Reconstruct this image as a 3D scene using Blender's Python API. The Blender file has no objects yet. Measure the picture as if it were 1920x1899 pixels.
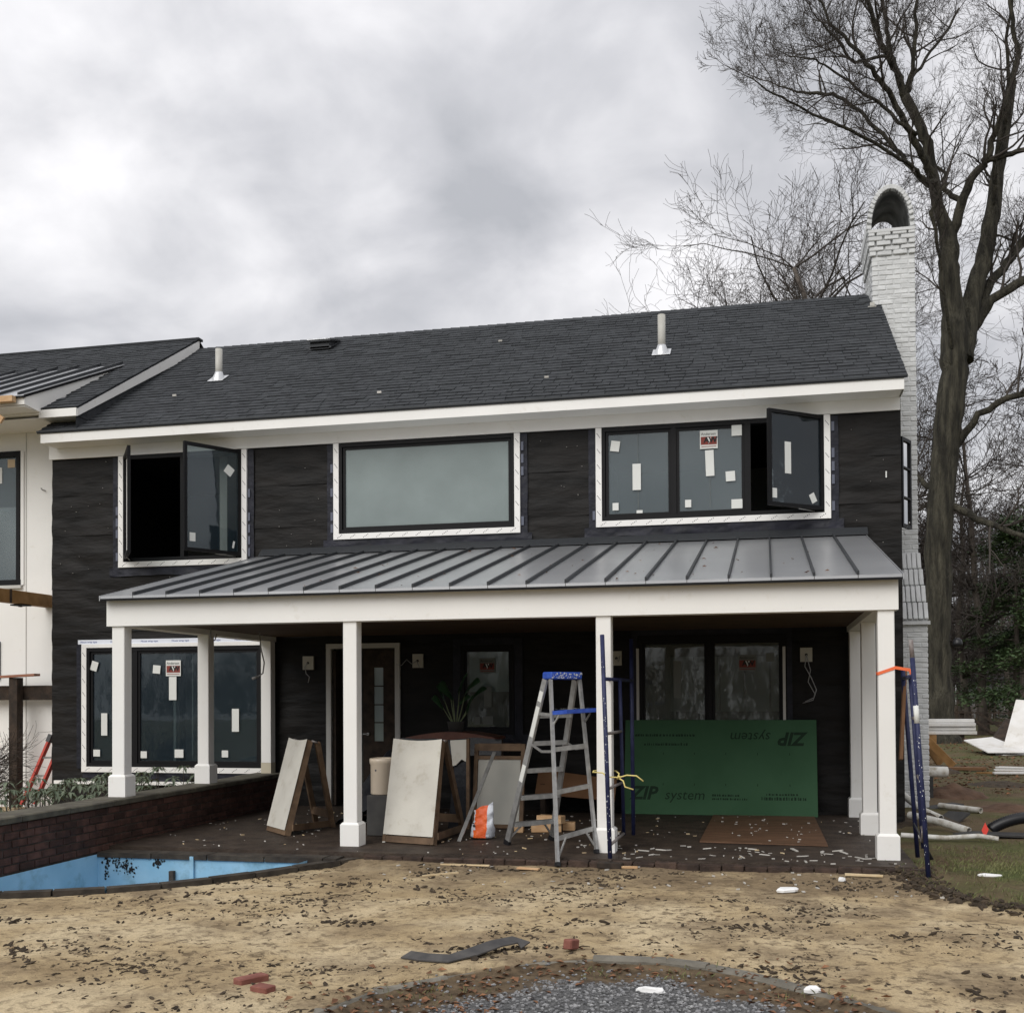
import bpy, bmesh, math, random
from math import sin, cos, pi, radians, sqrt, hypot, atan2
from mathutils import Vector, Matrix, noise
random.seed(7)
S = bpy.context.scene
COL = S.collection
# ------------------------------------------------------------------ camera
CP = Vector((7.686, -14.804, 1.556))
ya, pi_, ro = radians(12.771), radians(.908), radians(-.327)
fw = Vector((-sin(ya)*cos(pi_), cos(ya)*cos(pi_), sin(pi_)))
rt0 = Vector((cos(ya), sin(ya), 0)); up0 = rt0.cross(fw)
rt = rt0*cos(ro) + up0*sin(ro); up = -rt0*sin(ro) + up0*cos(ro)
cam = bpy.data.cameras.new('camera'); co = bpy.data.objects.new('camera', cam); COL.objects.link(co)
m = Matrix.Identity(4)
for i in range(3):
    m[i][0], m[i][1], m[i][2], m[i][3] = rt[i], up[i], -fw[i], CP[i]
co.matrix_world = m
cam.sensor_width = 36; cam.lens = 2091.087/1920*36
cam.shift_x = -(964.81-960)/1920; cam.shift_y = (1269.42-949.5)/1920
cam.clip_end = 2000; cam.clip_start = .1
S.camera = co
# ------------------------------------------------------------------ sky
W = bpy.data.worlds.new('World'); S.world = W; W.use_nodes = True
nt = W.node_tree; N = nt.nodes; L = nt.links
bg = N['Background']
SUN_EL, SUN_AZ = 38, -34      # azimuth of the veiled sun, measured from straight behind the camera towards its left
def mathn(nt, op, a, b=None, clamp=False):
    n = nt.nodes.new('ShaderNodeMath'); n.operation = op; n.use_clamp = clamp
    for i, v in enumerate((a, b)):
        if v is None: continue
        if isinstance(v, (int, float)): n.inputs[i].default_value = v
        else: nt.links.new(v, n.inputs[i])
    return n.outputs[0]
def build_sky():
    tc = N.new('ShaderNodeTexCoord'); sp = N.new('ShaderNodeSeparateXYZ'); L.new(tc.outputs['Generated'], sp.inputs[0])
    z = mathn(nt, 'MAXIMUM', sp.outputs[2], 0.0)
    zz = mathn(nt, 'ADD', z, .42)
    cx = mathn(nt, 'DIVIDE', sp.outputs[0], zz); cy = mathn(nt, 'DIVIDE', sp.outputs[1], zz)
    cb = N.new('ShaderNodeCombineXYZ'); L.new(cx, cb.inputs[0]); L.new(cy, cb.inputs[1]); cb.inputs[2].default_value = 3.7
    def noi(scale, det, dist, rough=.5):
        n = N.new('ShaderNodeTexNoise'); n.inputs['Scale'].default_value = scale; n.inputs['Detail'].default_value = det
        n.inputs['Distortion'].default_value = dist; n.inputs['Roughness'].default_value = rough
        L.new(cb.outputs[0], n.inputs['Vector']); return n.outputs[0]
    a = noi(5.2, 6, .25, .50); b = noi(2.2, 3, .3, .45)
    s = mathn(nt, 'ADD', mathn(nt, 'MULTIPLY', a, .5), mathn(nt, 'MULTIPLY', b, .5))
    r = N.new('ShaderNodeValToRGB'); L.new(s, r.inputs[0])
    e = r.color_ramp.elements
    e[0].position = .39; e[0].color = (.345, .35, .37, 1)
    e[1].position = .64; e[1].color = (.71, .70, .71, 1)
    k = e.new(.475); k.color = (.445, .445, .465, 1)
    k = e.new(.555); k.color = (.575, .57, .585, 1)
    ov = mathn(nt, 'ADD', mathn(nt, 'MULTIPLY', z, .75), .80)     # overcast skies brighten towards the zenith
    mx = N.new('ShaderNodeVectorMath'); mx.operation = 'SCALE'; L.new(r.outputs[0], mx.inputs[0]); L.new(ov, mx.inputs['Scale'])
    nis = N.new('ShaderNodeTexSky'); nis.sky_type = 'NISHITA'; nis.sun_disc = False
    nis.sun_elevation = radians(SUN_EL); nis.sun_rotation = radians(180+SUN_AZ)
    ns = N.new('ShaderNodeVectorMath'); ns.operation = 'SCALE'; L.new(nis.outputs[0], ns.inputs[0]); ns.inputs['Scale'].default_value = .006
    ad = N.new('ShaderNodeVectorMath'); ad.operation = 'ADD'; L.new(mx.outputs[0], ad.inputs[0]); L.new(ns.outputs[0], ad.inputs[1])
    L.new(ad.outputs[0], bg.inputs[0]); bg.inputs[1].default_value = 1.0
build_sky()
sl = bpy.data.lights.new('sun', 'SUN'); sl.energy = 1.5; sl.angle = radians(45); sl.color = (1, .97, .92)
so = bpy.data.objects.new('sun', sl); COL.objects.link(so)
az = radians(SUN_AZ); el = radians(SUN_EL)
sd = (-(fw.xy.normalized().to_3d())*cos(az) - rt0*sin(-az))     # towards the sun, horizontally
sdir = Vector((sd.x*cos(el), sd.y*cos(el), sin(el)))
so.rotation_euler = sdir.to_track_quat('Z', 'Y').to_euler()
so.location = (0, -20, 30)
vs = S.view_settings; vs.view_transform = 'Standard'; vs.look = 'None'; vs.exposure = .38; vs.gamma = 1
S.cycles.max_bounces = 6; S.cycles.transparent_max_bounces = 12
# ------------------------------------------------------------------ materials
def srgb(r, g, b):
    f = lambda c: (c/255/12.92) if c/255 <= .04045 else ((c/255+.055)/1.055)**2.4
    return (f(r), f(g), f(b))
MC = {}
def mat(name, col, rough=.7, col2=None, scale=4, detail=5, bump=0, bscale=None, metal=0, spec=.4, island=0, stretch=(1, 1, 1), lo=.35, hi=.65, coat=0, bdist=.02, streak=None):
    if name in MC: return MC[name]
    M = bpy.data.materials.new(name); M.use_nodes = True; t = M.node_tree; n = t.nodes; l = t.links
    p = n['Principled BSDF']; p.inputs['Roughness'].default_value = rough; p.inputs['Metallic'].default_value = metal
    p.inputs['Specular IOR Level'].default_value = spec
    if coat: p.inputs['Coat Weight'].default_value = coat
    p.inputs['Base Color'].default_value = (*col, 1)
    tc = n.new('ShaderNodeTexCoord'); mp = n.new('ShaderNodeMapping'); g = n.new('ShaderNodeNewGeometry')
    l.new(g.outputs['Position'], mp.inputs[0]); mp.inputs['Scale'].default_value = stretch
    out = None
    if col2:
        no = n.new('ShaderNodeTexNoise'); no.inputs['Scale'].default_value = scale; no.inputs['Detail'].default_value = detail
        l.new(mp.outputs[0], no.inputs['Vector'])
        r = n.new('ShaderNodeValToRGB'); r.color_ramp.elements[0].position = lo; r.color_ramp.elements[1].position = hi
        r.color_ramp.elements[0].color = (*col, 1); r.color_ramp.elements[1].color = (*col2, 1)
        l.new(no.outputs[0], r.inputs[0]); out = r.outputs[0]; l.new(out, p.inputs['Base Color'])
    if island:
        oi = n.new('ShaderNodeObjectInfo')
        s = mathn(t, 'FRACT', mathn(t, 'ADD', g.outputs['Random Per Island'], oi.outputs['Random']))
        v = mathn(t, 'ADD', mathn(t, 'MULTIPLY', s, 2*island), 1-island)
        h = n.new('ShaderNodeHueSaturation'); l.new(v, h.inputs['Value'])
        if out: l.new(out, h.inputs['Color'])
        else: h.inputs['Color'].default_value = (*col, 1)
        l.new(h.outputs[0], p.inputs['Base Color'])
    if bump:
        nb = n.new('ShaderNodeTexNoise'); nb.inputs['Scale'].default_value = bscale or scale*3; nb.inputs['Detail'].default_value = 6
        l.new(mp.outputs[0], nb.inputs['Vector'])
        b = n.new('ShaderNodeBump'); b.inputs['Strength'].default_value = bump; b.inputs['Distance'].default_value = bdist
        l.new(nb.outputs[0], b.inputs['Height']); l.new(b.outputs[0], p.inputs['Normal'])
    MC[name] = M; return M
def glassmat(name, film, filmcol, tint=(.75, .82, .83), base=.07, rough=0.02):
    M = bpy.data.materials.new(name); M.use_nodes = True; t = M.node_tree; n = t.nodes; l = t.links
    n.remove(n['Principled BSDF']); o = n['Material Output']
    tr = n.new('ShaderNodeBsdfTransparent'); tr.inputs[0].default_value = (*tint, 1)
    df = n.new('ShaderNodeBsdfDiffuse'); df.inputs[0].default_value = (*filmcol, 1)
    gl = n.new('ShaderNodeBsdfGlossy'); gl.inputs['Roughness'].default_value = rough
    fr = n.new('ShaderNodeFresnel'); fr.inputs[0].default_value = 1.52
    g = n.new('ShaderNodeNewGeometry')
    no = n.new('ShaderNodeTexNoise'); no.inputs['Scale'].default_value = 1.6; no.inputs['Detail'].default_value = 5; l.new(g.outputs['Position'], no.inputs['Vector'])
    bp = n.new('ShaderNodeBump'); bp.inputs['Strength'].default_value = .03; bp.inputs['Distance'].default_value = .05; l.new(no.outputs[0], bp.inputs['Height']); l.new(bp.outputs[0], gl.inputs['Normal'])
    m1 = n.new('ShaderNodeMixShader'); ff = mathn(t, 'MULTIPLY', mathn(t, 'ADD', mathn(t, 'MULTIPLY', no.outputs[0], .5), .75), film)
    l.new(ff, m1.inputs[0]); l.new(tr.outputs[0], m1.inputs[1]); l.new(df.outputs[0], m1.inputs[2])
    m2 = n.new('ShaderNodeMixShader'); f2 = mathn(t, 'ADD', mathn(t, 'MULTIPLY', fr.outputs[0], 1.15), base, True)
    l.new(f2, m2.inputs[0]); l.new(m1.outputs[0], m2.inputs[1]); l.new(gl.outputs[0], m2.inputs[2])
    l.new(m2.outputs[0], o.inputs[0]); MC[name] = M; return M
WHITE = mat('white_paint', (.87, .86, .83), .55, (.83, .82, .79), 1.3, 4, .05, 30)
def smudge(M, sc, lo, hi, dark):
    t = M.node_tree; n = t.nodes; l = t.links; p = n['Principled BSDF']; src = p.inputs['Base Color'].links[0].from_socket
    g = n.new('ShaderNodeNewGeometry'); no = n.new('ShaderNodeTexNoise'); no.inputs['Scale'].default_value = sc; no.inputs['Detail'].default_value = 9; no.inputs['Roughness'].default_value = .68; l.new(g.outputs['Position'], no.inputs['Vector'])
    r = n.new('ShaderNodeValToRGB'); r.color_ramp.elements[0].position = lo; r.color_ramp.elements[1].position = hi; r.color_ramp.elements[0].color = (1, 1, 1, 1); r.color_ramp.elements[1].color = (*dark, 1); l.new(no.outputs[0], r.inputs[0])
    m = n.new('ShaderNodeMix'); m.data_type = 'RGBA'; m.blend_type = 'MULTIPLY'; m.inputs[0].default_value = 1; l.new(src, m.inputs[6]); l.new(r.outputs[0], m.inputs[7]); l.new(m.outputs[2], p.inputs['Base Color'])
smudge(WHITE, 5.5, .60, .78, (.88, .86, .82))
WHITE2 = mat('white_primer', (.86, .85, .82), .5, (.80, .79, .77), 2, 4, .04, 40)
GREYTRIM = mat('grey_primed_trim', (.56, .55, .52), .6, (.5, .49, .46), 2)
FELT = mat('tar_felt', (.0052, .005, .005), .6, (.0125, .0108, .0098), 2.2, 6, .5, 3.5, spec=.24, stretch=(.6, 1, 2.2), bdist=.05)
TAPE = mat('flashing_tape', (.008, .009, .014), .5, (.02, .021, .032), 5, 5, .6, 12, spec=.25)
TAPELBL = mat('tape_label', (.10, .11, .15), .5)
BLACK = mat('black_aluminium', (.006, .006, .007), .5, spec=.2)
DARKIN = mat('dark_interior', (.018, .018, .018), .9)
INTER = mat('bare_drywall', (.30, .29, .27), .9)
SHINGLE = mat('asphalt_shingle', (.038, .041, .045), .93, (.055, .059, .064), 9, 6, .4, 160, island=.11, spec=.2)
METALR = mat('standing_seam_metal', (.46, .47, .485), .33, (.54, .55, .56), .8, 4, .05, 4, metal=.75, spec=.5)
METALD = mat('seam_metal', (.035, .038, .042), .5, metal=.2, spec=.3)
WOODN = mat('new_lumber', (.50, .30, .15), .7, (.62, .42, .24), 6, 4, .1, 40, stretch=(1, 1, 4))
WOODW = mat('weathered_timber', (.022, .016, .012), .85, (.055, .037, .026), 8, 5, .25, 40)
WOODT = mat('treated_timber', (.22, .115, .035), .7, (.32, .18, .07), 5, 4, .15, 40)
WOODF = mat('frame_timber', (.085, .052, .030), .75, (.15, .095, .055), 7, 5, .2, 40)
PLY = mat('wet_plywood', (.085, .045, .024), .6, (.15, .08, .045), 3, 6, .1, 30, stretch=(1, 4, 1))
PLYCEIL = mat('ceiling_plywood', (.07, .042, .026), .8, (.10, .06, .035), 3)
CANVAS = mat('pale_canvas', (.58, .56, .50), .85, (.50, .48, .43), 3, 5, .08, 60)
STONEW = mat('stoneware', (.62, .53, .42), .28, (.56, .47, .36), 3, 3, spec=.5)
DARKST = mat('dark_plinth', (.035, .034, .034), .8, (.055, .053, .05), 6)
ALU = mat('aluminium', (.52, .52, .51), .42, (.38, .38, .37), 14, 5, .06, 60, metal=.75)
BLUEP = mat('blue_plastic', (.02, .06, .36), .5, (.035, .10, .46), 20)
SPLAT = mat('dried_paint_splashes', (.62, .64, .66), .8)
SCAFF = mat('scaffold_blue', (.010, .014, .055), .55, (.022, .028, .085), 10, 5, .1, 60)
RUST = mat('bare_steel', (.16, .13, .12), .6, (.27, .25, .24), 18)
GREEN = mat('green_sheathing', (.040, .112, .052), .8, (.052, .134, .066), 1.6, 4, .06, 80)
INK = mat('dark_ink', (.010, .032, .015), .8)
INKB = mat('black_ink', (.02, .02, .02), .8)
INKG = mat('grey_ink', (.10, .10, .11), .8)
INKBL = mat('blue_ink', (.06, .09, .30), .8)
PAPER = mat('paper_sticker', (.70, .71, .68), .8)
PAPERG = mat('shade_grey_paper', (.17, .18, .165), .8)  # sticker white dimmed by painted porch shade; also plain grey seam tape
REDS = mat('red_print', (.22, .045, .035), .7)
GRNS = mat('green_print', (.03, .10, .06), .7)
ORANGE = mat('orange_bag', (.75, .13, .025), .45, (.62, .09, .02), 10, 4, .5, 30)
BAGW = mat('bag_white', (.66, .69, .74), .45, (.55, .58, .64), 9, 4, .5, 30)
STRAP = mat('orange_strap', (.85, .17, .06), .6)
ROPE = mat('yellow_rope', (.72, .60, .22), .8)
PVC = mat('white_pvc', (.66, .65, .61), .5, (.50, .48, .43), 9)
PVCG = mat('grey_vent_pipe', (.50, .49, .45), .5, (.44, .43, .39), 8)
LEAD = mat('bright_flashing', (.62, .63, .64), .35, metal=.6)
BLKP = mat('black_plastic', (.012, .012, .014), .35)
REDL = mat('red_fiberglass', (.50, .045, .02), .5, (.42, .035, .02), 8)
BRICK = mat('old_brick', (.042, .021, .016), .9, (.085, .040, .030), 10, 5, .4, 70, island=.35)
BRICKC = mat('clean_brick', (.17, .06, .045), .9, (.25, .10, .075), 10, 5, .3, 70)
MORTAR = mat('mortar', (.045, .036, .03), .95, (.07, .06, .05), 14, 5, .4, 60)
CAPST = mat('mossy_capstone', (.07, .063, .05), .9, (.125, .115, .085), 7, 6, .4, 40)
EDGE = mat('wet_edging_brick', (.028, .017, .012), .8, (.062, .038, .027), 9, 6, .5, 50, island=.25)
COPE = mat('dark_coping', (.024, .019, .015), .85, (.058, .048, .037), 7, 6, .4, 40, island=.15)
WBRICK = mat('white_painted_brick', (.66, .67, .67), .65, (.57, .58, .58), 7, 5, .25, 50, island=.05)
WMORT = mat('white_painted_mortar', (.62, .63, .63), .8, (.54, .55, .55), 10)
SOOT = mat('sooty_parging', (.07, .072, .07), .95, (.26, .265, .26), 3, 5, .3, 30)
POOLB = mat('pool_blue', (.23, .45, .62), .65, (.33, .56, .73), 2.2, 6, .08, 20)
STAIN = mat('black_stain', (.012, .012, .012), .9)
BARK = mat('tree_bark', (.024, .022, .016), .95, (.10, .092, .066), 4, 8, 1.0, 16, stretch=(1.6, 1.6, .22), bdist=.15, lo=.38, hi=.72)
BARKG = mat('grey_bark', (.075, .062, .052), .95, (.13, .11, .092), 5, 5, .5, 20, stretch=(1, 1, .3))
TWIG = mat('twig_bark', (.06, .051, .044), .95)
TWIGF = mat('far_twigs', (.065, .054, .048), .95)
LEAFG = mat('holly_leaf', (.034, .066, .026), .55, (.095, .14, .058), 2.2, 3, island=.5)
LEAFR = mat('rhododendron_leaf', (.06, .085, .05), .5, (.14, .165, .11), 8, 3, island=.3)
LEAFP = mat('palm_leaf', (.022, .060, .026), .35, (.045, .095, .045), 6)
STEMP = mat('pale_stem', (.16, .19, .10), .6)
GRASS = mat('grass_blade', (.10, .125, .04), .8, (.17, .17, .07), 1.2, 4, island=.3)
LEAFB = mat('fallen_leaf', (.105, .048, .024), .85, (.22, .11, .055), 15, 4, island=.4)
STONE = mat('gravel_stone', (.13, .13, .135), .9, (.24, .24, .24), 20, 4, island=.5)
CLOD = mat('soil_clod', (.030, .022, .014), 1, (.065, .047, .030), 12, 5, .5, 60, island=.3)
SANDCL = mat('sand_clod', (.20, .14, .08), 1, (.30, .22, .13), 12, 5, .5, 60, island=.3)
CHIP = mat('white_chip', (.50, .48, .44), .8, island=.2)
WOODCHIP = mat('splintered_wood', (.55, .42, .24), .8, (.62, .5, .32), 9, island=.15)
RUBBER = mat('rubber_strip', (.045, .043, .043), .7, (.08, .075, .07), 9)
CURBM = mat('curb_stone', (.115, .105, .085), .9, (.19, .175, .145), 6, 6, .4, 40, island=.12)
REDDIRT = mat('red_soil', (.075, .042, .026), 1, (.125, .075, .048), 5, 6, .8, 20)
FOAM = mat('white_foam', (.80, .80, .79), .7)
SHEET = mat('white_sheet', (.74, .73, .71), .6, (.64, .62, .58), 2.5)
BOXW = mat('light_block', (.50, .48, .41), .7)
WIRE = mat('grey_wire', (.36, .36, .36), .6)
FARH = mat('far_white_siding', (.62, .62, .62), .8)
FLAG = mat('red_flag', (.85, .08, .06), .6)
CARDB = mat('brown_card', (.17, .085, .04), .8, (.21, .11, .055), 4)
TARP = mat('dark_tarp', (.010, .011, .015), .45, (.02, .022, .028), 4, 5, .6, 10)
smudge(POOLB, 3.5, .52, .72, (.62, .62, .58)); smudge(CANVAS, 6, .55, .75, (.78, .74, .66)); smudge(SHEET, 4, .55, .75, (.75, .71, .64)); smudge(PVC, 9, .5, .7, (.6, .54, .45))
G_FILM = glassmat('filmed_glass', .92, (.24, .285, .28), base=.0, rough=.15)
G_MID = glassmat('film_and_sky_glass', .40, (.18, .22, .235), base=.02)  # protective film whose diffuse grey also stands in for mirrored cloudy sky
G_DARK = glassmat('dark_glass', .085, (.15, .22, .28), base=.0)
G_SHADE = glassmat('shaded_glass', .16, (.40, .42, .36), base=.0)
G_DOOR = glassmat('bluish_glass', .8, (.34, .42, .42), base=.05)  # bluish diffuse puts the grey-teal reflection into the pane colour
# ------------------------------------------------------------------ mesh helpers
ORG = {}
def link(o): COL.objects.link(o)
def tag(o, label, cat, group=None):
    o['label'] = label; o['category'] = cat
    if group: o['group'] = group
    return o
def thing(name, label, cat, loc=(0, 0, 0), group=None):
    o = bpy.data.objects.new(name, None); link(o); o.location = loc; o.empty_display_size = .2
    ORG[o.name] = Vector(loc); return tag(o, label, cat, group)
class MB:
    def __init__(s): s.v = []; s.f = []; s.sm = []; s.mi = []
    def add(s, vs, fs, smooth=False, mi=0):
        b = len(s.v); s.v += [tuple(p) for p in vs]
        s.f += [tuple(b+i for i in f) for f in fs]; s.sm += [smooth]*len(fs); s.mi += [mi]*len(fs); return s
    def box(s, x0, x1, y0, y1, z0, z1, mi=0):
        if x0 > x1: x0, x1 = x1, x0
        if y0 > y1: y0, y1 = y1, y0
        if z0 > z1: z0, z1 = z1, z0
        return s.add([(x0, y0, z0), (x1, y0, z0), (x1, y1, z0), (x0, y1, z0), (x0, y0, z1), (x1, y0, z1), (x1, y1, z1), (x0, y1, z1)],
              [(0, 3, 2, 1), (4, 5, 6, 7), (0, 1, 5, 4), (1, 2, 6, 5), (2, 3, 7, 6), (3, 0, 4, 7)], mi=mi)
    def bar(s, p0, p1, w, h, upv=(0, 0, 1), c=0, mi=0):
        """beam from p0 to p1, w across, h along upv; c chamfer"""
        p0 = Vector(p0); p1 = Vector(p1); d = (p1-p0).normalized(); u = Vector(upv)
        sx = d.cross(u)
        if sx.length < 1e-4: u = Vector((1, 0, 0)); sx = d.cross(u)
        sx.normalize(); u = sx.cross(d).normalized()
        if c: prof = [(-w/2, -h/2+c), (-w/2+c, -h/2), (w/2-c, -h/2), (w/2, -h/2+c), (w/2, h/2-c), (w/2-c, h/2), (-w/2+c, h/2), (-w/2, h/2-c)]
        else: prof = [(-w/2, -h/2), (w/2, -h/2), (w/2, h/2), (-w/2, h/2)]
        k = len(prof); vs = [p0+sx*a+u*b for a, b in prof]+[p1+sx*a+u*b for a, b in prof]
        fs = [(i, (i+1) % k, k+(i+1) % k, k+i) for i in range(k)]+[tuple(range(k))[::-1], tuple(range(k, 2*k))]
        return s.add(vs, fs, mi=mi)
    def tube(s, pts, r, n=8, cap=True, mi=0, smooth=True):
        pts = [Vector(p) for p in pts]; rs = r if isinstance(r, (list, tuple)) else [r]*len(pts)
        vs = []; prev = None
        for i, p in enumerate(pts):
            d = (pts[min(i+1, len(pts)-1)]-pts[max(i-1, 0)])
            d = d.normalized() if d.length > 1e-9 else Vector((0, 0, 1))
            if prev is None:
                a = Vector((0, 0, 1)) if abs(d.z) < .9 else Vector((1, 0, 0)); u = d.cross(a).normalized()
            else:
                u = prev - d*prev.dot(d)
                u = u.normalized() if u.length > 1e-6 else d.orthogonal().normalized()
            prev = u; w = d.cross(u)
            for k in range(n):
                a = 2*pi*k/n; vs.append(p+(u*cos(a)+w*sin(a))*rs[i])
        fs = []
        for i in range(len(pts)-1):
            for k in range(n):
                a = i*n+k; b = i*n+(k+1) % n; fs.append((a, b, b+n, a+n))
        s.add(vs, fs, smooth, mi)
        if cap:
            b = len(s.v)-len(vs); s.f += [tuple(b+k for k in range(n))[::-1], tuple(b+(len(pts)-1)*n+k for k in range(n))]; s.sm += [False]*2; s.mi += [mi]*2
        return s
    def lathe(s, c, prof, n=24, mi=0):
        """prof: list (r,z) about vertical axis at c"""
        vs = []; fs = []
        for r, z in prof:
            for k in range(n): a = 2*pi*k/n; vs.append((c[0]+r*cos(a), c[1]+r*sin(a), c[2]+z))
        for i in range(len(prof)-1):
            for k in range(n): fs.append((i*n+k, i*n+(k+1) % n, (i+1)*n+(k+1) % n, (i+1)*n+k))
        return s.add(vs, fs, True, mi)
    def prism(s, poly, d, mi=0):
        """extrude planar polygon (list of 3d) by vector d"""
        k = len(poly); d = Vector(d); vs = [Vector(p) for p in poly]+[Vector(p)+d for p in poly]
        return s.add(vs, [tuple(range(k))[::-1], tuple(range(k, 2*k))]+[(i, (i+1) % k, k+(i+1) % k, k+i) for i in range(k)], mi=mi)
    def mesh(s, name, mats, off=(0, 0, 0)):
        me = bpy.data.meshes.new(name); o = Vector(off)
        me.from_pydata([(x-o.x, y-o.y, z-o.z) for x, y, z in s.v], [], s.f)
        for mm in (mats if isinstance(mats, (list, tuple)) else [mats]): me.materials.append(mm)
        me.polygons.foreach_set('use_smooth', s.sm); me.polygons.foreach_set('material_index', s.mi); me.update()
        return me
    def build(s, name, mats, parent=None, label=None, cat=None, group=None, kind=None, base=None):
        if parent: off = ORG[parent.name]
        else:
            if base is None:
                xs = [v[0] for v in s.v]; ys = [v[1] for v in s.v]; zs = [v[2] for v in s.v]
                base = ((min(xs)+max(xs))/2, (min(ys)+max(ys))/2, min(zs))
            off = Vector(base)
        o = bpy.data.objects.new(name, s.mesh(name, mats, off)); link(o)
        if parent: o.parent = parent
        else: o.location = off
        ORG[o.name] = Vector(off)
        if label: o['label'] = label
        if cat: o['category'] = cat
        if group: o['group'] = group
        if kind: o['kind'] = kind
        return o
def piece(name, me, mtx, parent):
    """part that shares mesh data; mtx in world coordinates"""
    o = bpy.data.objects.new(name, me); link(o); o.parent = parent
    o.matrix_local = Matrix.Translation(-ORG[parent.name]) @ mtx; ORG[o.name] = ORG[parent.name]; return o
def cham(w, d, h, c=.006, jit=0, seed=0):
    """chamfered brick centred at origin"""
    rnd = random.Random(seed); b = MB(); x, y, z = w/2, d/2, h/2
    bm = bmesh.new(); bmesh.ops.create_cube(bm, size=1); bmesh.ops.scale(bm, vec=(w, d, h), verts=bm.verts)
    bmesh.ops.bevel(bm, geom=bm.edges[:], offset=c, segments=1, affect='EDGES', profile=.5)
    for v in bm.verts: v.co += Vector((rnd.uniform(-jit, jit), rnd.uniform(-jit, jit), rnd.uniform(-jit, jit)))
    bm.verts.ensure_lookup_table()
    b.v = [tuple(v.co) for v in bm.verts]; b.f = [tuple(v.index for v in f.verts) for f in bm.faces]; b.sm = [False]*len(b.f); b.mi = [0]*len(b.f)
    bm.free(); return b
def text_mb(s, size, mtx, font_shear=0, ext=.0008, bold=0):
    cu = bpy.data.curves.new('txt', 'FONT'); cu.body = s; cu.size = size; cu.extrude = ext; cu.shear = font_shear; cu.align_x = 'LEFT'; cu.offset = bold
    cu.resolution_u = 2
    o = bpy.data.objects.new('txt', cu); link(o)
    dg = bpy.context.evaluated_depsgraph_get(); me = bpy.data.meshes.new_from_object(o.evaluated_get(dg))
    b = MB(); b.v = [tuple(mtx @ v.co) for v in me.vertices]; b.f = [tuple(p.vertices) for p in me.polygons]; b.sm = [False]*len(b.f); b.mi = [0]*len(b.f)
    bpy.data.objects.remove(o); bpy.data.curves.remove(cu); bpy.data.meshes.remove(me); return b
def join(a, b, mi=0):
    a.add(b.v, b.f); 
    for i in range(len(b.f)): a.mi[-1-i] = mi
    return a
def face_m(x, y, z, rz=0, flip=False):
    """text plane on a wall facing -y"""
    m = Matrix.Translation((x, y, z)) @ Matrix.Rotation(rz, 4, 'Z') @ Matrix.Rotation(pi/2, 4, 'X')
    if flip: m = m @ Matrix.Rotation(pi, 4, 'Z')
    return m
def U(a, b): return random.uniform(a, b)

# ------------------------------------------------------------------ ground
GZ = -.10
def inpool(x, y, grow=0):
    return False
POOL_OUT = [(3.80, -4.22), (3.60, -4.50), (3.35, -4.95), (3.12, -5.38), (2.88, -5.73), (2.58, -6.08), (2.23, -6.37), (1.86, -6.58), (1.49, -6.75), (1.2, -6.86), (.9, -6.95)]
PX0, PY0 = .95, -4.53          # inside back-left corner of the basin
def pool_y_out(x):            # outer edge of the coping at x
    p = POOL_OUT
    for a, b in zip(p, p[1:]):
        if b[0] <= x <= a[0]: return a[1]+(b[1]-a[1])*(a[0]-x)/(a[0]-b[0])
    return -4.1 if x > 3.8 else -7.3
CURB = [(5.30, -9.9), (5.36, -9.24), (5.5, -8.82), (5.8, -8.42), (6.25, -7.99), (6.6, -7.83), (7.06, -7.80), (7.32, -7.88), (7.55, -8.02), (7.85, -8.27), (8.12, -8.48), (8.37, -8.73), (8.7, -9.2), (8.9, -9.9)]
def in_gravel(x, y):
    if x < 5.3 or x > 8.9: return False
    for a, b in zip(CURB, CURB[1:]):
        if a[0] <= x <= b[0]: return y < a[1]+(b[1]-a[1])*(x-a[0])/(b[0]-a[0])
    return False
def gravel_in(x, y):            # how far inside the edging, in metres
    if x < 5.3 or x > 8.9: return 0
    e = 1e9
    for a, b in zip(CURB, CURB[1:]):
        dx, dy = b[0]-a[0], b[1]-a[1]; t = max(0, min(1, ((x-a[0])*dx+(y-a[1])*dy)/(dx*dx+dy*dy))); e = min(e, hypot(x-a[0]-t*dx, y-a[1]-t*dy))
    return e if in_gravel(x, y) else -e
def lawn_edge(y):               # x of the sand / lawn border
    P = [(-12, 11.8), (-7.5, 10.6), (-5.85, 9.55), (-5.55, 9.2), (-5.1, 8.98), (-4.4, 8.80), (-3.9, 8.72), (-3.6, 8.9)]
    for a, b in zip(P, P[1:]):
        if a[0] <= y <= b[0]: return a[1]+(b[1]-a[1])*(y-a[0])/(b[0]-a[0])
    return 8.9 if y > -3.6 else 12
def gh(x, y):                   # terrain relief
    h = GZ
    n1 = noise.noise(Vector((x*.8, y*.8, 3)))*.02+noise.noise(Vector((x*2.4, y*2.4, 9)))*.016
    n2 = abs(noise.noise(Vector((x*9, y*9, 1))))*.012
    if y > 12: h += noise.noise(Vector((x*.1, y*.1, 0)))*.15*min(1, (y-12)/15)
    if in_gravel(x, y): h -= .04*min(1, gravel_in(x, y)/.10); n1 *= .5
    else:
        e = x-lawn_edge(y)
        if y < -3.5 and -.22 < e < .05: h += .015*(1-abs(e+.08)/.2)
        if y < -3.5 and e > .0: h += .03
    if 3.6 < x < 9.2: h += .035*max(0, 1-max(0, -4.36-y)/.7)*(1 if y > -5.2 else 0)
    return h+n1+n2
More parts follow.
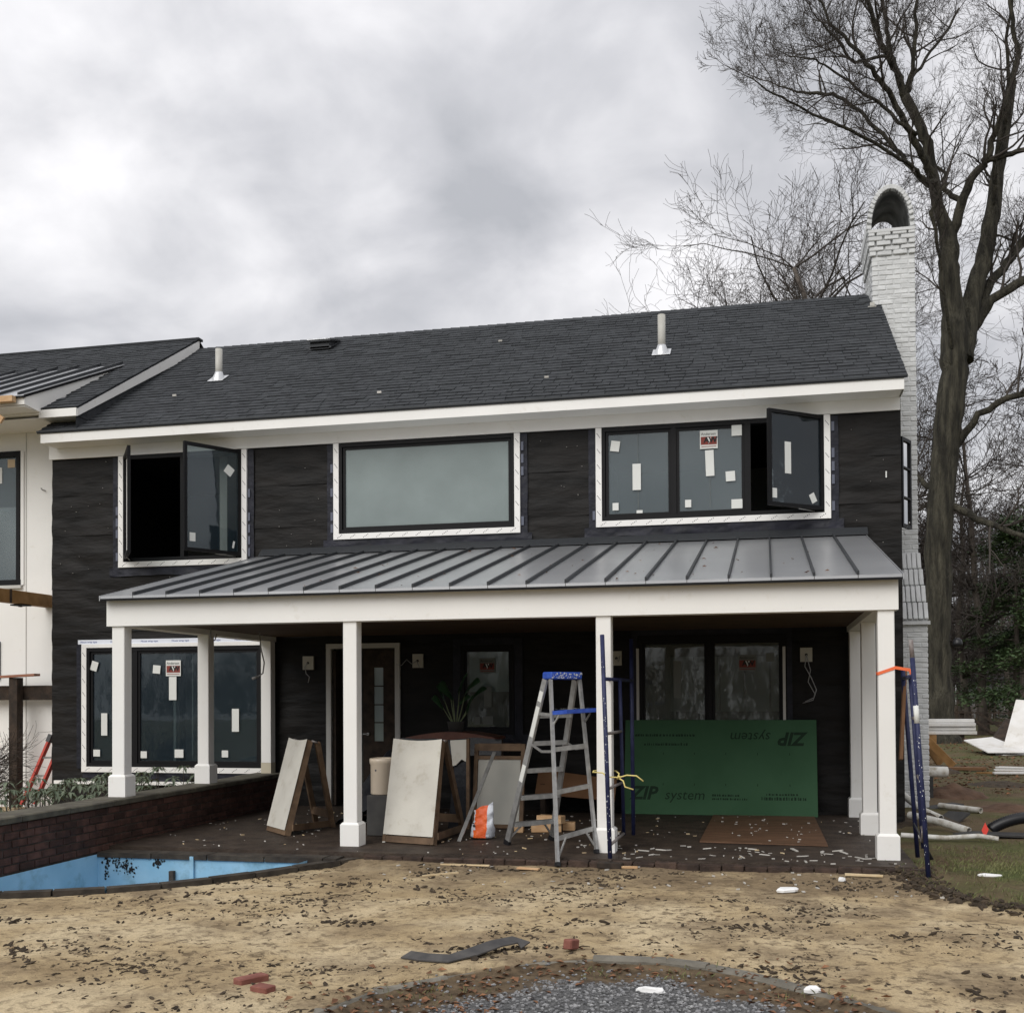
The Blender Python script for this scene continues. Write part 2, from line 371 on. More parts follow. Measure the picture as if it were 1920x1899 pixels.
def ground_material():
    M = bpy.data.materials.new('sand_and_lawn_soil'); M.use_nodes = True; t = M.node_tree; n = t.nodes; l = t.links
    p = n['Principled BSDF']; p.inputs['Roughness'].default_value = .95; p.inputs['Specular IOR Level'].default_value = .2
    g = n.new('ShaderNodeNewGeometry')
    def noi(sc, det=6, rough=.55, dist=0, st=(1, 1, 1)):
        mp = n.new('ShaderNodeMapping'); mp.inputs['Scale'].default_value = st; l.new(g.outputs['Position'], mp.inputs[0])
        x = n.new('ShaderNodeTexNoise'); x.inputs['Scale'].default_value = sc; x.inputs['Detail'].default_value = det; x.inputs['Roughness'].default_value = rough; x.inputs['Distortion'].default_value = dist
        l.new(mp.outputs[0], x.inputs['Vector']); return x.outputs[0]
    def ramp(f, stops):
        r = n.new('ShaderNodeValToRGB'); e = r.color_ramp.elements
        e[0].position, e[0].color = stops[0][0], (*stops[0][1], 1); e[1].position, e[1].color = stops[-1][0], (*stops[-1][1], 1)
        for a, c in stops[1:-1]: k = e.new(a); k.color = (*c, 1)
        l.new(f, r.inputs[0]); return r.outputs[0]
    def mix(f, a, b):
        m = n.new('ShaderNodeMix'); m.data_type = 'RGBA'; l.new(f, m.inputs[0]); l.new(a, m.inputs[6]); l.new(b, m.inputs[7]); return m.outputs[2]
    sand = ramp(noi(1.1, 7, .6), [(.30, (.31, .228, .128)), (.46, (.47, .36, .21)), (.62, (.60, .485, .31))])
    grain = ramp(noi(85, 3, .7), [(.3, (.72, .72, .72)), (.7, (1.12, 1.12, 1.12))])
    mg = n.new('ShaderNodeMix'); mg.data_type = 'RGBA'; mg.blend_type = 'MULTIPLY'; mg.inputs[0].default_value = 1; l.new(sand, mg.inputs[6]); l.new(grain, mg.inputs[7])
    damp = ramp(noi(20, 6), [(.3, (.135, .098, .06)), (.7, (.27, .20, .122))])
    soil = ramp(noi(14, 6), [(.35, (.065, .046, .028)), (.65, (.15, .108, .066))])
    dark = mathn(t, 'MULTIPLY', mathn(t, 'SUBTRACT', noi(11, 10, .74, .6, (1, 1, 1)), .50), 11, True)
    big = mathn(t, 'MULTIPLY', mathn(t, 'SUBTRACT', noi(.8, 5, .6), .36), 3.2, True)
    dk = mathn(t, 'MULTIPLY', dark, mathn(t, 'ADD', mathn(t, 'MULTIPLY', big, .62), .36))
    at = n.new('ShaderNodeAttribute'); at.attribute_name = 'zone'; sp = n.new('ShaderNodeSeparateColor'); l.new(at.outputs['Color'], sp.inputs[0])
    # zone.r lawn, zone.g gravel, zone.b damp dirt near the patio
    pat = mathn(t, 'MULTIPLY', mathn(t, 'SUBTRACT', mathn(t, 'ADD', noi(1.7, 9, .62, .3), mathn(t, 'MULTIPLY', sp.outputs[2], .22)), .50), 5.5, True)
    mg2 = mix(mathn(t, 'MULTIPLY', pat, .85), mg.outputs[2], damp)
    s1 = mix(mathn(t, 'MAXIMUM', dk, mathn(t, 'MULTIPLY', mathn(t, 'ADD', noi(5, 6), .05), mathn(t, 'SUBTRACT', sp.outputs[2], .35)), True), mg2, soil)
    gv = ramp(noi(60, 3), [(.3, (.05, .05, .05)), (.7, (.16, .16, .16))])
    s2 = mix(sp.outputs[1], s1, gv)
    lw = ramp(noi(.9, 7, .6), [(.32, (.13, .085, .05)), (.45, (.12, .098, .05)), (.53, (.098, .10, .036)), (.68, (.075, .095, .028))])
    lw2 = ramp(noi(25, 4), [(.3, (.6, .6, .6)), (.7, (1.15, 1.15, 1.15))])
    ml = n.new('ShaderNodeMix'); ml.data_type = 'RGBA'; ml.blend_type = 'MULTIPLY'; ml.inputs[0].default_value = 1; l.new(lw, ml.inputs[6]); l.new(lw2, ml.inputs[7])
    bare = ramp(noi(2.2, 8, .65), [(.32, (.075, .046, .028)), (.5, (.125, .085, .052)), (.68, (.16, .12, .07))])
    lawn2 = mix(mathn(t, 'MULTIPLY', sp.outputs[2], mathn(t, 'MULTIPLY', mathn(t, 'SUBTRACT', noi(.55, 6, .6), .34), 4, True), True), ml.outputs[2], bare)
    s3 = mix(sp.outputs[0], s2, lawn2); l.new(s3, p.inputs['Base Color'])
    b = n.new('ShaderNodeBump'); b.inputs['Strength'].default_value = .6; b.inputs['Distance'].default_value = .03; l.new(noi(38, 8, .7), b.inputs['Height']); l.new(b.outputs[0], p.inputs['Normal'])
    return M
def build_ground():
    def axis(lo, hi, fine, flo, fhi):
        a = []; x = flo
        while x < fhi: a.append(x); x += fine
        a.append(fhi); st = fine; x = fhi
        while x < hi: st *= 1.35; x += st; a.append(min(x, hi))
        st = fine; x = flo; pre = []
        while x > lo: st *= 1.35; x -= st; pre.append(max(x, lo))
        return pre[::-1]+a
    X = axis(-400, 500, .05, .4, 10.6); Yv = axis(-60, 900, .05, -10.2, -3.9)
    nx = len(X); vs = []; zone = []
    for y in Yv:
        for x in X:
            inside = x < 3.72 and x > .9 and pool_y_out(x)+.06 < y < -4.0
            under = -20 < x < 9.3 and y > -4.05 and y < 7 or (x < .9 and y < -3)
            z = gh(x, y)
            if inside: z = -1.25
            elif under and not (y > 5): z = min(z, -.13)
            vs.append((x, y, z))
            lw = 1 if (y > -3.6 and x > 8.9) or y > 5 or (x-lawn_edge(y) > 0 and y <= -3.6) or y < -40 else 0
            if x < .9 and y < -3.9: lw = 1
            gi = gravel_in(x, y) if y < -7.5 else 0
            gr = max(0, min(1, (gi-.34-.2*noise.noise(Vector((x*2.5, y*2.5, 0))))/.14)) if gi > 0 else 0
            dm = max(0, 1.1-(-4.2-y)/1.7) if 3.6 < x < 9.6 and y < -4 else 0
            dm = max(dm, 2.8 if gi > .02 else 0, .30*max(0, min(1, (x-4.6)/2.0)) if not lw else 0)
            if lw and -2.2 < y < 22: dm = .9*min(1, (y+2.2)/1.5, (22-y)/8)
            zone.append((lw, gr, dm*.8, 1))
    fs = [(j*nx+i, j*nx+i+1, (j+1)*nx+i+1, (j+1)*nx+i) for j in range(len(Yv)-1) for i in range(nx-1)]
    # leave the basin open: no ground inside the pool
    b = MB(); keep = []
    for f in fs:
        c = [vs[i] for i in f]
        if all(v[2] < -1 for v in c): continue
        keep.append(f)
    b.v = vs; b.f = keep; b.sm = [True]*len(keep); b.mi = [0]*len(keep)
    o = b.build('ground', ground_material(), kind='structure', base=(0, 0, 0))
    ca = o.data.color_attributes.new('zone', 'FLOAT_COLOR', 'POINT')
    ca.data.foreach_set('color', [c for z in zone for c in z])
build_ground()

# ------------------------------------------------------------------ patio
PATIOM = mat('wet_patio_brick', (.030, .021, .016), .65, (.062, .045, .033), 5, 6, .6, 26, spec=.3)
b = MB(); b.box(.9, 8.98, -4.30, .02, -.6, 0.0); patio = b.build('patio', PATIOM, kind='structure', base=(0, 0, 0))
x = 3.78; eb = [cham(.20, .09, .075, .010, .005, k) for k in range(3)]; em = [e.mesh('edging_brick', EDGE) for e in eb]
while x < 9.0:
    piece('edging_brick', em[random.randrange(3)], Matrix.Translation((x+.1, -4.345+U(-.010, .010), -.048+U(-.012, .004))) @ Matrix.Rotation(U(-.03, .03), 4, 'Z') @ Matrix.Rotation(U(-.03, .03), 4, 'Y'), patio); x += .205
# pool basin
pool = thing('empty_pool', 'empty sky-blue painted pool basin with curved dark coping beside the brick wall', 'pool', (2, -5.5, -1.2))
inner = []
for i, (x, y) in enumerate(POOL_OUT):
    a = POOL_OUT[max(i-1, 0)]; c = POOL_OUT[min(i+1, len(POOL_OUT)-1)]
    d = Vector((c[0]-a[0], c[1]-a[1])).normalized(); nrm = Vector((d.y, -d.x))   # towards the basin
    if nrm.dot(Vector((1.8-x, -5-y))) < 0: nrm = -nrm
    inner.append((x+nrm.x*.12, y+nrm.y*.12))
inn = [p for p in inner if p[1] < PY0-.02]
loop = [(PX0, PY0), (inn[0][0]+.02, PY0)]+inn; loop[-1] = (PX0, inn[-1][1])
b = MB(); k = len(loop); N_ = 6
vs = [(p[0], p[1], z) for z in (-.055, -1.15) for p in loop]
b.add(vs, [(i, (i+1) % k, k+(i+1) % k, k+i) for i in range(k)]+[tuple(range(k, 2*k))])
basin = b.build('basin', POOLB, pool)
b = MB(); rn = random.Random(4)
for (cx, cz, sx, sz, m_) in [(.05, -.10, .03, .16, 30), (.22, -.14, .14, .09, 40), (.32, -.2, .06, .04, 14), (.62, -.12, .07, .04, 16), (.04, -.05, .05, .05, 20), (.16, -.07, .12, .02, 16)]:
    for j in range(m_*2):
        px = PX0+.05+cx+rn.gauss(0, sx*.55); pz = cz+rn.gauss(0, sz*.55); r = rn.uniform(.003, .013)
        pts = [(px+r*rn.uniform(.6, 1.4)*cos(a), PY0-.004-.0006*j/m_, min(-.035, pz+r*1.1*rn.uniform(.5, 1.5)*sin(a))) for a in [q*pi/3 for q in range(6)]]
        b.add(pts, [tuple(range(6))])
b.build('peeling_patch', STAIN, pool, label='black peeled patch at the corner of the blue wall', kind='stuff')
b = MB(); b.bar((2.02, PY0-.02, -.05), (2.02, PY0-.02, -1.1), .04, .02, (0, 1, 0)); b.build('wall_pipe', POOLB, pool)
b = MB(); b.box(1.78, 1.83, PY0-.05, PY0-.006, -1.1, -.2); b.build('skimmer_post', MORTAR, pool)
# coping stones
for i in range(len(POOL_OUT)-1):
    o1, o2, i1, i2 = POOL_OUT[i], POOL_OUT[i+1], inner[i], inner[i+1]
    g_ = .012; zt = -.052+U(-.004, .004)
    def lp(a, c, t): return (a[0]+(c[0]-a[0])*t, a[1]+(c[1]-a[1])*t)
    q = [lp(o1, o2, .02), lp(o1, o2, .98), lp(i1, i2, .98), lp(i1, i2, .02)]
    b = MB(); b.prism([(p[0], p[1], zt-.10) for p in q], (0, 0, .10)); b.build('coping_stone', COPE, pool)
x = .95
while x < 3.5:
    w = .62; b = MB(); b.box(x, min(x+w-.012, 3.56), PY0-.02, -4.33, -.085, -.03+U(-.004, .004)); b.build('coping_stone', COPE, pool); x += w

# ------------------------------------------------------------------ brick garden wall (left)
gw = thing('brick_garden_wall', 'low old brick wall with mossy capstones running along the pool to the porch', 'wall', (.77, -4, 0))
FX = .93
b = MB(); b.box(.62, FX-.012, -9.5, -.02, -.9, .40); b.build('mortar_core', MORTAR, gw)
bmesh_v = [cham(.205, .1, .064, .006, .003, k).mesh('brick', BRICK) for k in range(4)]
rest = MB(); count = 0
for c in range(6):
    z = -.045+c*.075; y = -7.6+(c % 2)*.11
    while y < -.15:
        mt = Matrix.Translation((FX-.05+U(-.004, .004), y, z+.035)) @ Matrix.Rotation(pi/2+U(-.015, .015), 4, 'Z')
        if not (z < -.06 and y > PY0+.1) and count < 300 and y > -7.4:
            piece('brick', random.choice(bmesh_v), mt, gw); count += 1
        y += .219
y = -9.5
while y < -.1:
    y2 = min(y+U(.7, .95), -.06); b = MB(); zt = .468+U(-.004, .004)
    b.prism([(.57, y+.006, .41), (.95, y+.006, .41), (.955, y+.006, zt-.012), (.94, y+.006, zt), (.58, y+.006, zt), (.57, y+.006, zt-.01)], (0, y2-y-.012, 0)); b.build('capstone', CAPST, gw); y = y2

# ------------------------------------------------------------------ main house
house = thing('dark_felted_house', 'two-storey house wrapped in black tar felt with grey shingle roof and white eaves', 'house', (3.3, 3.2, 0))
XA, XB = -2.80, 9.35
OPEN = [(-1.58, .32, 3.55, 5.12), (1.81, 4.35, 3.84, 5.12), (5.55, 8.42, 3.87, 5.12), (1.68, 2.63, 0, 2.22), (3.58, 4.33, 1.03, 2.24), (6.01, 7.93, .04, 2.33), (-2.19, .62, .53, 2.29)]
def cells(x0, x1, z0, z1, ops):
    xs = sorted({x0, x1, *[v for o in ops for v in o[:2] if x0 < v < x1]}); zs = sorted({z0, z1, *[v for o in ops for v in o[2:] if z0 < v < z1]})
    for xa, xb in zip(xs, xs[1:]):
        for za, zb in zip(zs, zs[1:]):
            cx, cz = (xa+xb)/2, (za+zb)/2
            if not any(o[0] < cx < o[1] and o[2] < cz < o[3] for o in ops): yield xa, xb, za, zb
b = MB()
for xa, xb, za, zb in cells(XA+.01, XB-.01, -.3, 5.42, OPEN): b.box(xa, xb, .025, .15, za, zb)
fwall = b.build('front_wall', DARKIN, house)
def wrinkle(x, z, k):
    return -.004-.022*abs(noise.noise(Vector((x*1.5+k*7+z*.8, z*4.2, k*3.1))))-.004*noise.noise(Vector((x*2.2, z*5+x, k)))-.001*noise.noise(Vector((x*6, z*12, k)))
def felt_piece(xa_, xb_, za_, zb_, z0, z1, k):
    b = MB(); step = .045; lift = .005
    for xa, xb, za, zb in [(xa_, xb_, za_, zb_)]:
        nx = max(1, int((xb-xa)/step)); nz = max(1, int((zb-za)/step)); vs = []
        for j in range(nz+1):
            for i in range(nx+1):
                x = xa+(xb-xa)*i/nx; z = za+(zb-za)*j/nz
                y = .018+1.35*wrinkle(x, z, k)-lift*(1-(z-z0)/(z1-z0))
                if j == 0 and za == z0 and lift: z += .006*noise.noise(Vector((x*4, k, 0)))
                vs.append((x, y, z))
        b.add(vs, [(j*(nx+1)+i, j*(nx+1)+i+1, (j+1)*(nx+1)+i+1, (j+1)*(nx+1)+i) for j in range(nz) for i in range(nx)], True)
    return b
zs = [-.05, .82, 1.70, 2.58, 3.22, 4.02, 4.62, 5.20]
for k in range(len(zs)-1):
    z0_ = zs[k]-(.05 if k else 0)
    runs = {}
    for xa, xb, za, zb in cells(XA, XB+.004, z0_, zs[k+1], OPEN):      # one sheet between each pair of openings
        felt_piece(xa, xb, za, zb, z0_, zs[k+1], k).build('felt_sheet', FELT, fwall)
# loose strips and staples on the felt
b = MB(); rn = random.Random(3)
for j in range(130):
    x = rn.uniform(XA+.1, XB-.1); z = rn.uniform(3.3, 5.1)
    if any(o[0]-.2 < x < o[1]+.2 and o[2]-.2 < z < o[3] for o in OPEN): continue
    s_ = rn.uniform(.004, .008); b.box(x, x+s_, -.025, -.012, z, z+s_*.8)
st = b.build('staples', CHIP, fwall); st['kind'] = 'stuff'
b = MB(); b.box(9.17, 9.185, -.03, -.012, 4.28, 4.36); b.build('paper_scrap', PAPER, fwall)
# other walls, floors
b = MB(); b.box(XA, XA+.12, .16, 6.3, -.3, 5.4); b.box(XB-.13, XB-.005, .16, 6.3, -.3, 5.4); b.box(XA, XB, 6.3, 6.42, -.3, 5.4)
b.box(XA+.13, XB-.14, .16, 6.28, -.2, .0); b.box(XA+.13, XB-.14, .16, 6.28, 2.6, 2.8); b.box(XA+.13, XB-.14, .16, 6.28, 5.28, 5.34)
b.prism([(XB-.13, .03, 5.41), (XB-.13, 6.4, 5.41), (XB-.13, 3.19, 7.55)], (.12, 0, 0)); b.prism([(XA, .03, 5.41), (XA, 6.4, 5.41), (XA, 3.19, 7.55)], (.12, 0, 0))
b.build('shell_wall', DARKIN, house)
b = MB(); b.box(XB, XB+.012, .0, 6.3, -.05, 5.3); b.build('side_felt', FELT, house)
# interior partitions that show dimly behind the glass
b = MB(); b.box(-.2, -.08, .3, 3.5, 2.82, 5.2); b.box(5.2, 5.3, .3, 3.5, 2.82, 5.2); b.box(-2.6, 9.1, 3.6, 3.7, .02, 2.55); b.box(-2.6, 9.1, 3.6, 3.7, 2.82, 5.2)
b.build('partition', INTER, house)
# eaves
b = MB(); b.box(-2.69, 9.36, -.425, -.40, 5.287, 5.452); b.build('fascia', WHITE, house)
b = MB(); b.box(-2.69, 9.355, -.398, -.05, 5.288, 5.300); b.build('soffit', WHITE, house)
b = MB(); b.box(XA-.02, 9.352, -.045, -.012, 5.127, 5.40); b.build('frieze_board', WHITE, house)
b = MB(); b.prism([(9.34, -.40, 5.288), (9.34, -.04, 5.288), (9.34, 3.19, 7.46), (9.34, 3.19, 7.64), (9.34, -.40, 5.44)], (.022, 0, 0)); b.build('rake_board', WHITE, house)
b = MB(); b.box(-2.74, 9.40, -.455, -.427, 5.440, 5.462); b.build('drip_edge', METALD, house)
# roof
SL = .6265; EY, EZ, RY = -.44, 5.441, 3.193
def rz(y): return EZ+SL*(y-EY)
RZ = rz(RY)
b = MB(); b.prism([(-2.74, EY, EZ-.02), (9.40, EY, EZ-.02), (9.40, RY, RZ-.02), (-2.74, RY, RZ-.02)], (0, 0, .018))
b.prism([(-2.74, 2*RY-EY, EZ-.02), (9.40, 2*RY-EY, EZ-.02), (9.40, RY, RZ-.02), (-2.74, RY, RZ-.02)], (0, 0, .018))
roof = b.build('roof', SHINGLE, house)
def shingle_roof(parent, x0, x1, ey, ez, slope, ry, nparts, skip=None, weight=None):
    ang = math.atan(slope); Ls = (ry-ey)/cos(ang); ex = .142; nC = int(Ls/ex)+1; allp = []
    for c in range(nC):
        s0 = c*ex; x = x0-U(0, .2)
        while x < x1:
            w = random.choice((.17, .22, .27, .31, .36)); xa, xb = max(x, x0), min(x+w-.006, x1); t = random.choice((.006, .008, .011, .014))
            x += w
            if xb-xa < .03: continue
            y = ey+s0*cos(ang); z = ez+s0*sin(ang)
            if skip and skip((xa+xb)/2, y, z): continue
            allp.append((xa, xb, s0+U(-.004, .004), t, c))
    allp.sort(key=lambda p: weight(p) if weight else 0)
    cache = {}; rest = MB()
    for i, (xa, xb, s0, t, c) in enumerate(allp):
        s0 = max(s0, -.012); ln = min(.165, Ls-s0)
        def P(x, s, h): return Vector((x, ey+s*cos(ang)-h*sin(ang), ez+s*sin(ang)+h*cos(ang)))
        prof = [(xa, s0, .002), (xb, s0, .002), (xb, s0+ln, .001), (xa, s0+ln, .001), (xa, s0, t+.006), (xb, s0, t+.006), (xb, s0+ln, .004), (xa, s0+ln, .004)]
        F = [(4, 5, 6, 7), (0, 1, 5, 4), (1, 2, 6, 5), (3, 0, 4, 7)]
        if i < nparts and ln > .16:
            key = (round(xb-xa, 2), t)
            if key not in cache:
                mb = MB(); q0 = P(0, 0, 0)
                mb.add([P(0 if v[0] == xa else key[0], v[1]-s0, v[2])-q0 for v in prof], F); cache[key] = mb.mesh('shingle', SHINGLE)
            piece('shingle', cache[key], Matrix.Translation(P(xa, s0, 0)), parent)
        else: rest.add([P(*v) for v in prof], F)
    if rest.v: rest.build('shingle_field', SHINGLE, parent, kind='stuff')
shingle_roof(roof, -2.74, 9.40, EY, EZ, SL, RY, 300, skip=lambda x, y, z: (x > 9.22 and 2.62 < y) or (x < -2.35 and y > .0), weight=lambda p: p[2]*2.2+abs(p[0]-7)*.35)
b = MB(); x = -2.1
while x < 9.2:
    w = .16; x2 = min(x+.24, 9.24)
    b.add([(x, RY-.14, RZ-.074), (x2, RY-.14, RZ-.08), (x2, RY, RZ+.012), (x, RY, RZ+.026), (x, RY+.14, RZ-.074), (x2, RY+.14, RZ-.08)], [(0, 1, 2, 3), (3, 2, 5, 4)]); x += w
b.build('ridge_cap', SHINGLE, house)
def vent_pipe(x, y, ztop, r):
    z0 = rz(y); b = MB(); b.tube([(x, y, z0-.1), (x, y, ztop)], r, 16); v = b.build('vent_pipe', PVCG, house)
    b = MB(); b.lathe((x, y, z0-.02), [(r*2.1, -.03), (r*2.0, .03), (r*1.25, .11), (r*1.1, .14), (r*1.02, .14)], 16)
    a = math.atan(SL); q = [(-.13, -.15), (.13, -.15), (.13, .12), (-.13, .12)]
    b.prism([(x+u, y+v_*cos(a)-.02*sin(a), z0+v_*sin(a)+.024) for u, v_ in q], (0, 0, .004)); b.build('pipe_flashing', LEAD, v)
vent_pipe(-.79, 1.41, 7.09, .055); vent_pipe(6.26, 1.10, 6.96, .055)
b = MB(); a = math.atan(SL); bx, by = .47, 2.70; bz = rz(by)
b.prism([(bx-.2, by-.2, bz-.12+.05), (bx+.2, by-.2, bz-.12+.05), (bx+.2, by+.2, bz+.13), (bx-.2, by+.2, bz+.13)], (0, 0, .03))
b.prism([(bx-.17, by-.2, bz-.08), (bx-.17, by+.14, bz+.1), (bx-.17, by+.14, bz+.17), (bx-.17, by-.2, bz+.05)], (.34, 0, 0))
b.add([(bx-.21, by-.25, bz+.06), (bx+.21, by-.25, bz+.06), (bx+.21, by+.2, bz+.18), (bx-.21, by+.2, bz+.18), (bx-.21, by-.25, bz+.03), (bx+.21, by-.25, bz+.03), (bx+.21, by+.2, bz+.15), (bx-.21, by+.2, bz+.15)], [(0, 1, 2, 3), (4, 5, 1, 0), (5, 6, 2, 1), (7, 4, 0, 3), (7, 6, 5, 4)])
b.build('roof_vent', [METALD], house)
b = MB(); b.prism([(bx-.20, by-.26, bz+.062), (bx+.20, by-.26, bz+.062), (bx+.2, by+.2, bz+.185), (bx-.2, by+.2, bz+.185)], (0, 0, .008)); b.build('roof_vent_sheen_top', METALR, house)  # paler metal on the vent top stands in for its sky reflection
# white debris on the shingles
for (x, y) in [(4.7, .35), (-1.2, .7), (2.3, .2), (3.6, 2.2)]:
    b = MB(); z = rz(y)+.02; b.box(x, x+.06, y, y+.02, z, z+.03)
    b.build('chip_on_roof', CHIP, label='small white scrap lying on the shingle roof', cat='scrap', group='white scraps on the shingle roof')

# windows ------------------------------------------------------------------
def slashes(x0, x1, z0, z1, y, vertical, seed):
    b = MB(); rn = random.Random(seed); n = int(((z1-z0) if vertical else (x1-x0))/.19)
    for i in range(n):
        t = (i+.5)/n
        cx, cz = ((x0+x1)/2, z0+(z1-z0)*t) if vertical else (x0+(x1-x0)*t, (z0+z1)/2)
        for q in range(4):
            k = (q-1.5)*.016; s = .006
            if vertical: c = (cx+k*.75, cz-k)
            else: c = (cx+k*1.3, cz+k*.8)
            b.box(c[0]-s*.8, c[0]+s*.8, y-.0015, y, c[1]-s, c[1]+s)
    return b
def window(x0, x1, z0, z1, panes, glass, tw=.08, fwid=.055, trims='lrb', yf=-.03, name='window', glist=None, opens=(), deep=.06):
    """frame from x0..x1; panes: list of (xa,xb) sash positions"""
    b = MB(); y0, y1 = yf, .10
    b.box(x0, x1, y0, y1, z1-fwid, z1); b.box(x0, x1, y0, y1, z0, z0+fwid); b.box(x0, x0+fwid*.8, y0, y1, z0+fwid, z1-fwid); b.box(x1-fwid*.8, x1, y0, y1, z0+fwid, z1-fwid)
    for (xa, xb), (xc, xd) in zip(panes, panes[1:]): b.box(xb, xc, y0+.004, y1, z0+fwid, z1-fwid)
    w = b.build(name, BLACK, house)
    for i, (xa, xb) in enumerate(panes):
        if i in opens: continue
        s_ = .035; b = MB(); q0, q1 = z0+fwid+.002, z1-fwid-.002; a0, a1 = xa+.002, xb-.002; yy = yf+.022
        b.box(a0, a1, yy, yy+.04, q0, q0+s_); b.box(a0, a1, yy, yy+.04, q1-s_, q1); b.box(a0, a0+s_, yy, yy+.04, q0+s_, q1-s_); b.box(a1-s_, a1, yy, yy+.04, q0+s_, q1-s_)
        b.build('sash', BLACK, w)
        b = MB(); b.box(a0+s_-.004, a1-s_+.004, yy+.018, yy+.026, q0+s_-.004, q1-s_+.004); b.build('pane', (glist or {}).get(i, glass), w)
    if tw:
        yt = -.02; t0 = -.045
        if 'l' in trims: b = MB(); b.box(x0-tw, x0-.001, t0, yt+.04, z0, z1); b.build('window_trim', WHITE2, w); slashes(x0-tw, x0, z0, z1, t0, True, 1).build('trim_print', INKG, w, kind='stuff')
        if 'r' in trims: b = MB(); b.box(x1+.001, x1+tw, t0, yt+.04, z0, z1); b.build('window_trim', WHITE2, w); slashes(x1, x1+tw, z0, z1, t0, True, 2).build('trim_print', INKG, w, kind='stuff')
        if 'b' in trims: b = MB(); b.box(x0-tw, x1+tw, t0-.002, yt+.04, z0-tw, z0-.001); b.build('window_trim', WHITE2, w); slashes(x0-tw, x1+tw, z0-tw, z0, t0-.002, False, 3).build('trim_print', INKG, w, kind='stuff')
    return w
def sticker(w, r, y=-.014, m_=None, tilt=0):
    x0, x1, z0, z1 = r; b = MB(); cx, cz = (x0+x1)/2, (z0+z1)/2; P = []
    for x, z in ((x0, z0), (x1, z0), (x1, z1), (x0, z1)):
        dx, dz = x-cx, z-cz; P.append((cx+dx*cos(tilt)-dz*sin(tilt), y, cz+dx*sin(tilt)+dz*cos(tilt)))
    b.prism(P, (0, .0012, 0)); b.build('sticker', m_ or PAPER, w)
def brandlabel(w, r, y=-.014, dim=False):
    x0, x1, z0, z1 = r; W_, H = x1-x0, z1-z0; y2 = y-.0012
    sticker(w, r, y, PAPERG if dim else PAPER)
    b = MB(); b.prism([(x0+.05*W_, y2, z0+.22*H), (x1-.05*W_, y2, z0+.22*H), (x1-.05*W_, y2, z0+.66*H), (x0+.05*W_, y2, z0+.66*H)], (0, .001, 0)); b.build('label_panel', REDS, w)
    b = MB(); b.prism([(x0+.38*W_, y2-.001, z0+.62*H), (x0+.5*W_, y2-.001, z0+.26*H), (x0+.64*W_, y2-.001, z0+.62*H)], (0, .0008, 0)); b.build('label_wedge', PAPER, w)
    t = text_mb('Andersen', .215*W_, face_m(x0+.06*W_, y2-.0005, z0+.74*H), 0, .0004); join(t, text_mb('AW', .42*H, face_m(x0+.22*W_, y2-.0022, z0+.34*H), 0, .0004, .004)); t.build('label_lettering', INKB, w)
    b = MB(); b.box(x0+.08*W_, x1-.08*W_, y2, y2+.001, z0+.10*H, z0+.14*H); b.build('label_line', REDS, w)
w1 = window(-1.58, .32, 3.55, 5.12, [(-1.54, -.66), (-.60, .28)], G_DARK, opens=(0, 1))
w2 = window(1.81, 4.35, 3.84, 5.12, [(1.86, 4.30)], G_FILM)
w3 = window(5.55, 8.42, 3.87, 5.12, [(5.60, 6.47), (6.54, 7.42), (7.50, 8.38)], G_MID, opens=(2,))
for r, tl in [((5.67, 5.79, 4.80, 4.94), -.15), ((5.96, 6.07, 4.27, 4.62), 0), ((5.69, 5.77, 4.01, 4.11), 0), ((6.92, 7.03, 4.41, 4.75), .03), ((7.26, 7.39, 4.92, 5.06), 0), ((7.18, 7.30, 4.33, 4.46), .05), ((6.65, 6.73, 4.01, 4.11), 0), ((7.25, 7.39, 3.97, 4.09), 0), ((6.01, 6.09, 3.96, 4.0), 0)]: sticker(w3, r, tilt=tl)
brandlabel(w3, (6.85, 7.08, 4.77, 5.01))
b = MB(); b.box(6.032, 6.036, -.0135, -.0125, 3.99, 5.02); b.box(6.975, 6.979, -.0135, -.0125, 3.99, 4.4); b.build('seam_tape', PAPERG, w3)
wb = window(-2.19, .62, .53, 2.29, [(-2.14, -1.42), (-1.36, -.26), (-.20, .57)], G_DARK)
for r, tl in [((-2.13, -2.02, 1.95, 2.09), -.3), ((-1.96, -1.86, .99, 1.32), 0), ((-2.09, -1.98, .68, .78), 0), ((-1.11, -.99, 1.90, 2.02), -.1), ((-.85, -.73, 1.51, 1.85), 0), ((-1.31, -1.21, .66, .76), 0), ((-.76, -.62, .67, .79), 0), ((.15, .26, 1.05, 1.38), 0), ((-.01, .09, .68, .78), 0)]: sticker(wb, r, tilt=tl, m_=PAPER if tl else None)
brandlabel(wb, (-.90, -.66, 1.86, 2.09))
b = MB(); b.box(-2.27, .70, -.045, .02, 2.291, 2.345); b.build('window_trim', WHITE2, wb)
b = MB(); b.box(-2.34, .68, -.026, -.018, 2.346, 2.41); b.build('flashing_tape', mat('white_tape', (.72, .75, .82), .5), wb, label='white printed tape above the window')
t = MB()
for k in range(6): join(t, text_mb('House wrap tape', .04, face_m(-2.3+k*.5, -.0275, 2.365), .1, .0004))
t.build('tape_lettering', INKBL, wb)
b = MB(); b.box(-2.73, .55, -.05, -.01, .27, .32); b.build('lower_trim_board', WHITE2, house)
b = MB(); b.box(-.9, -.86, .2, .3, .6, 2.2); b.box(-.6, -.58, .2, .3, .6, 2.2); b.build('curtain_fold', INTER, wb)
ws = window(3.58, 4.33, 1.03, 2.24, [(3.62, 4.29)], G_SHADE, tw=0)
brandlabel(ws, (3.84, 4.06, 1.86, 2.06), dim=True)
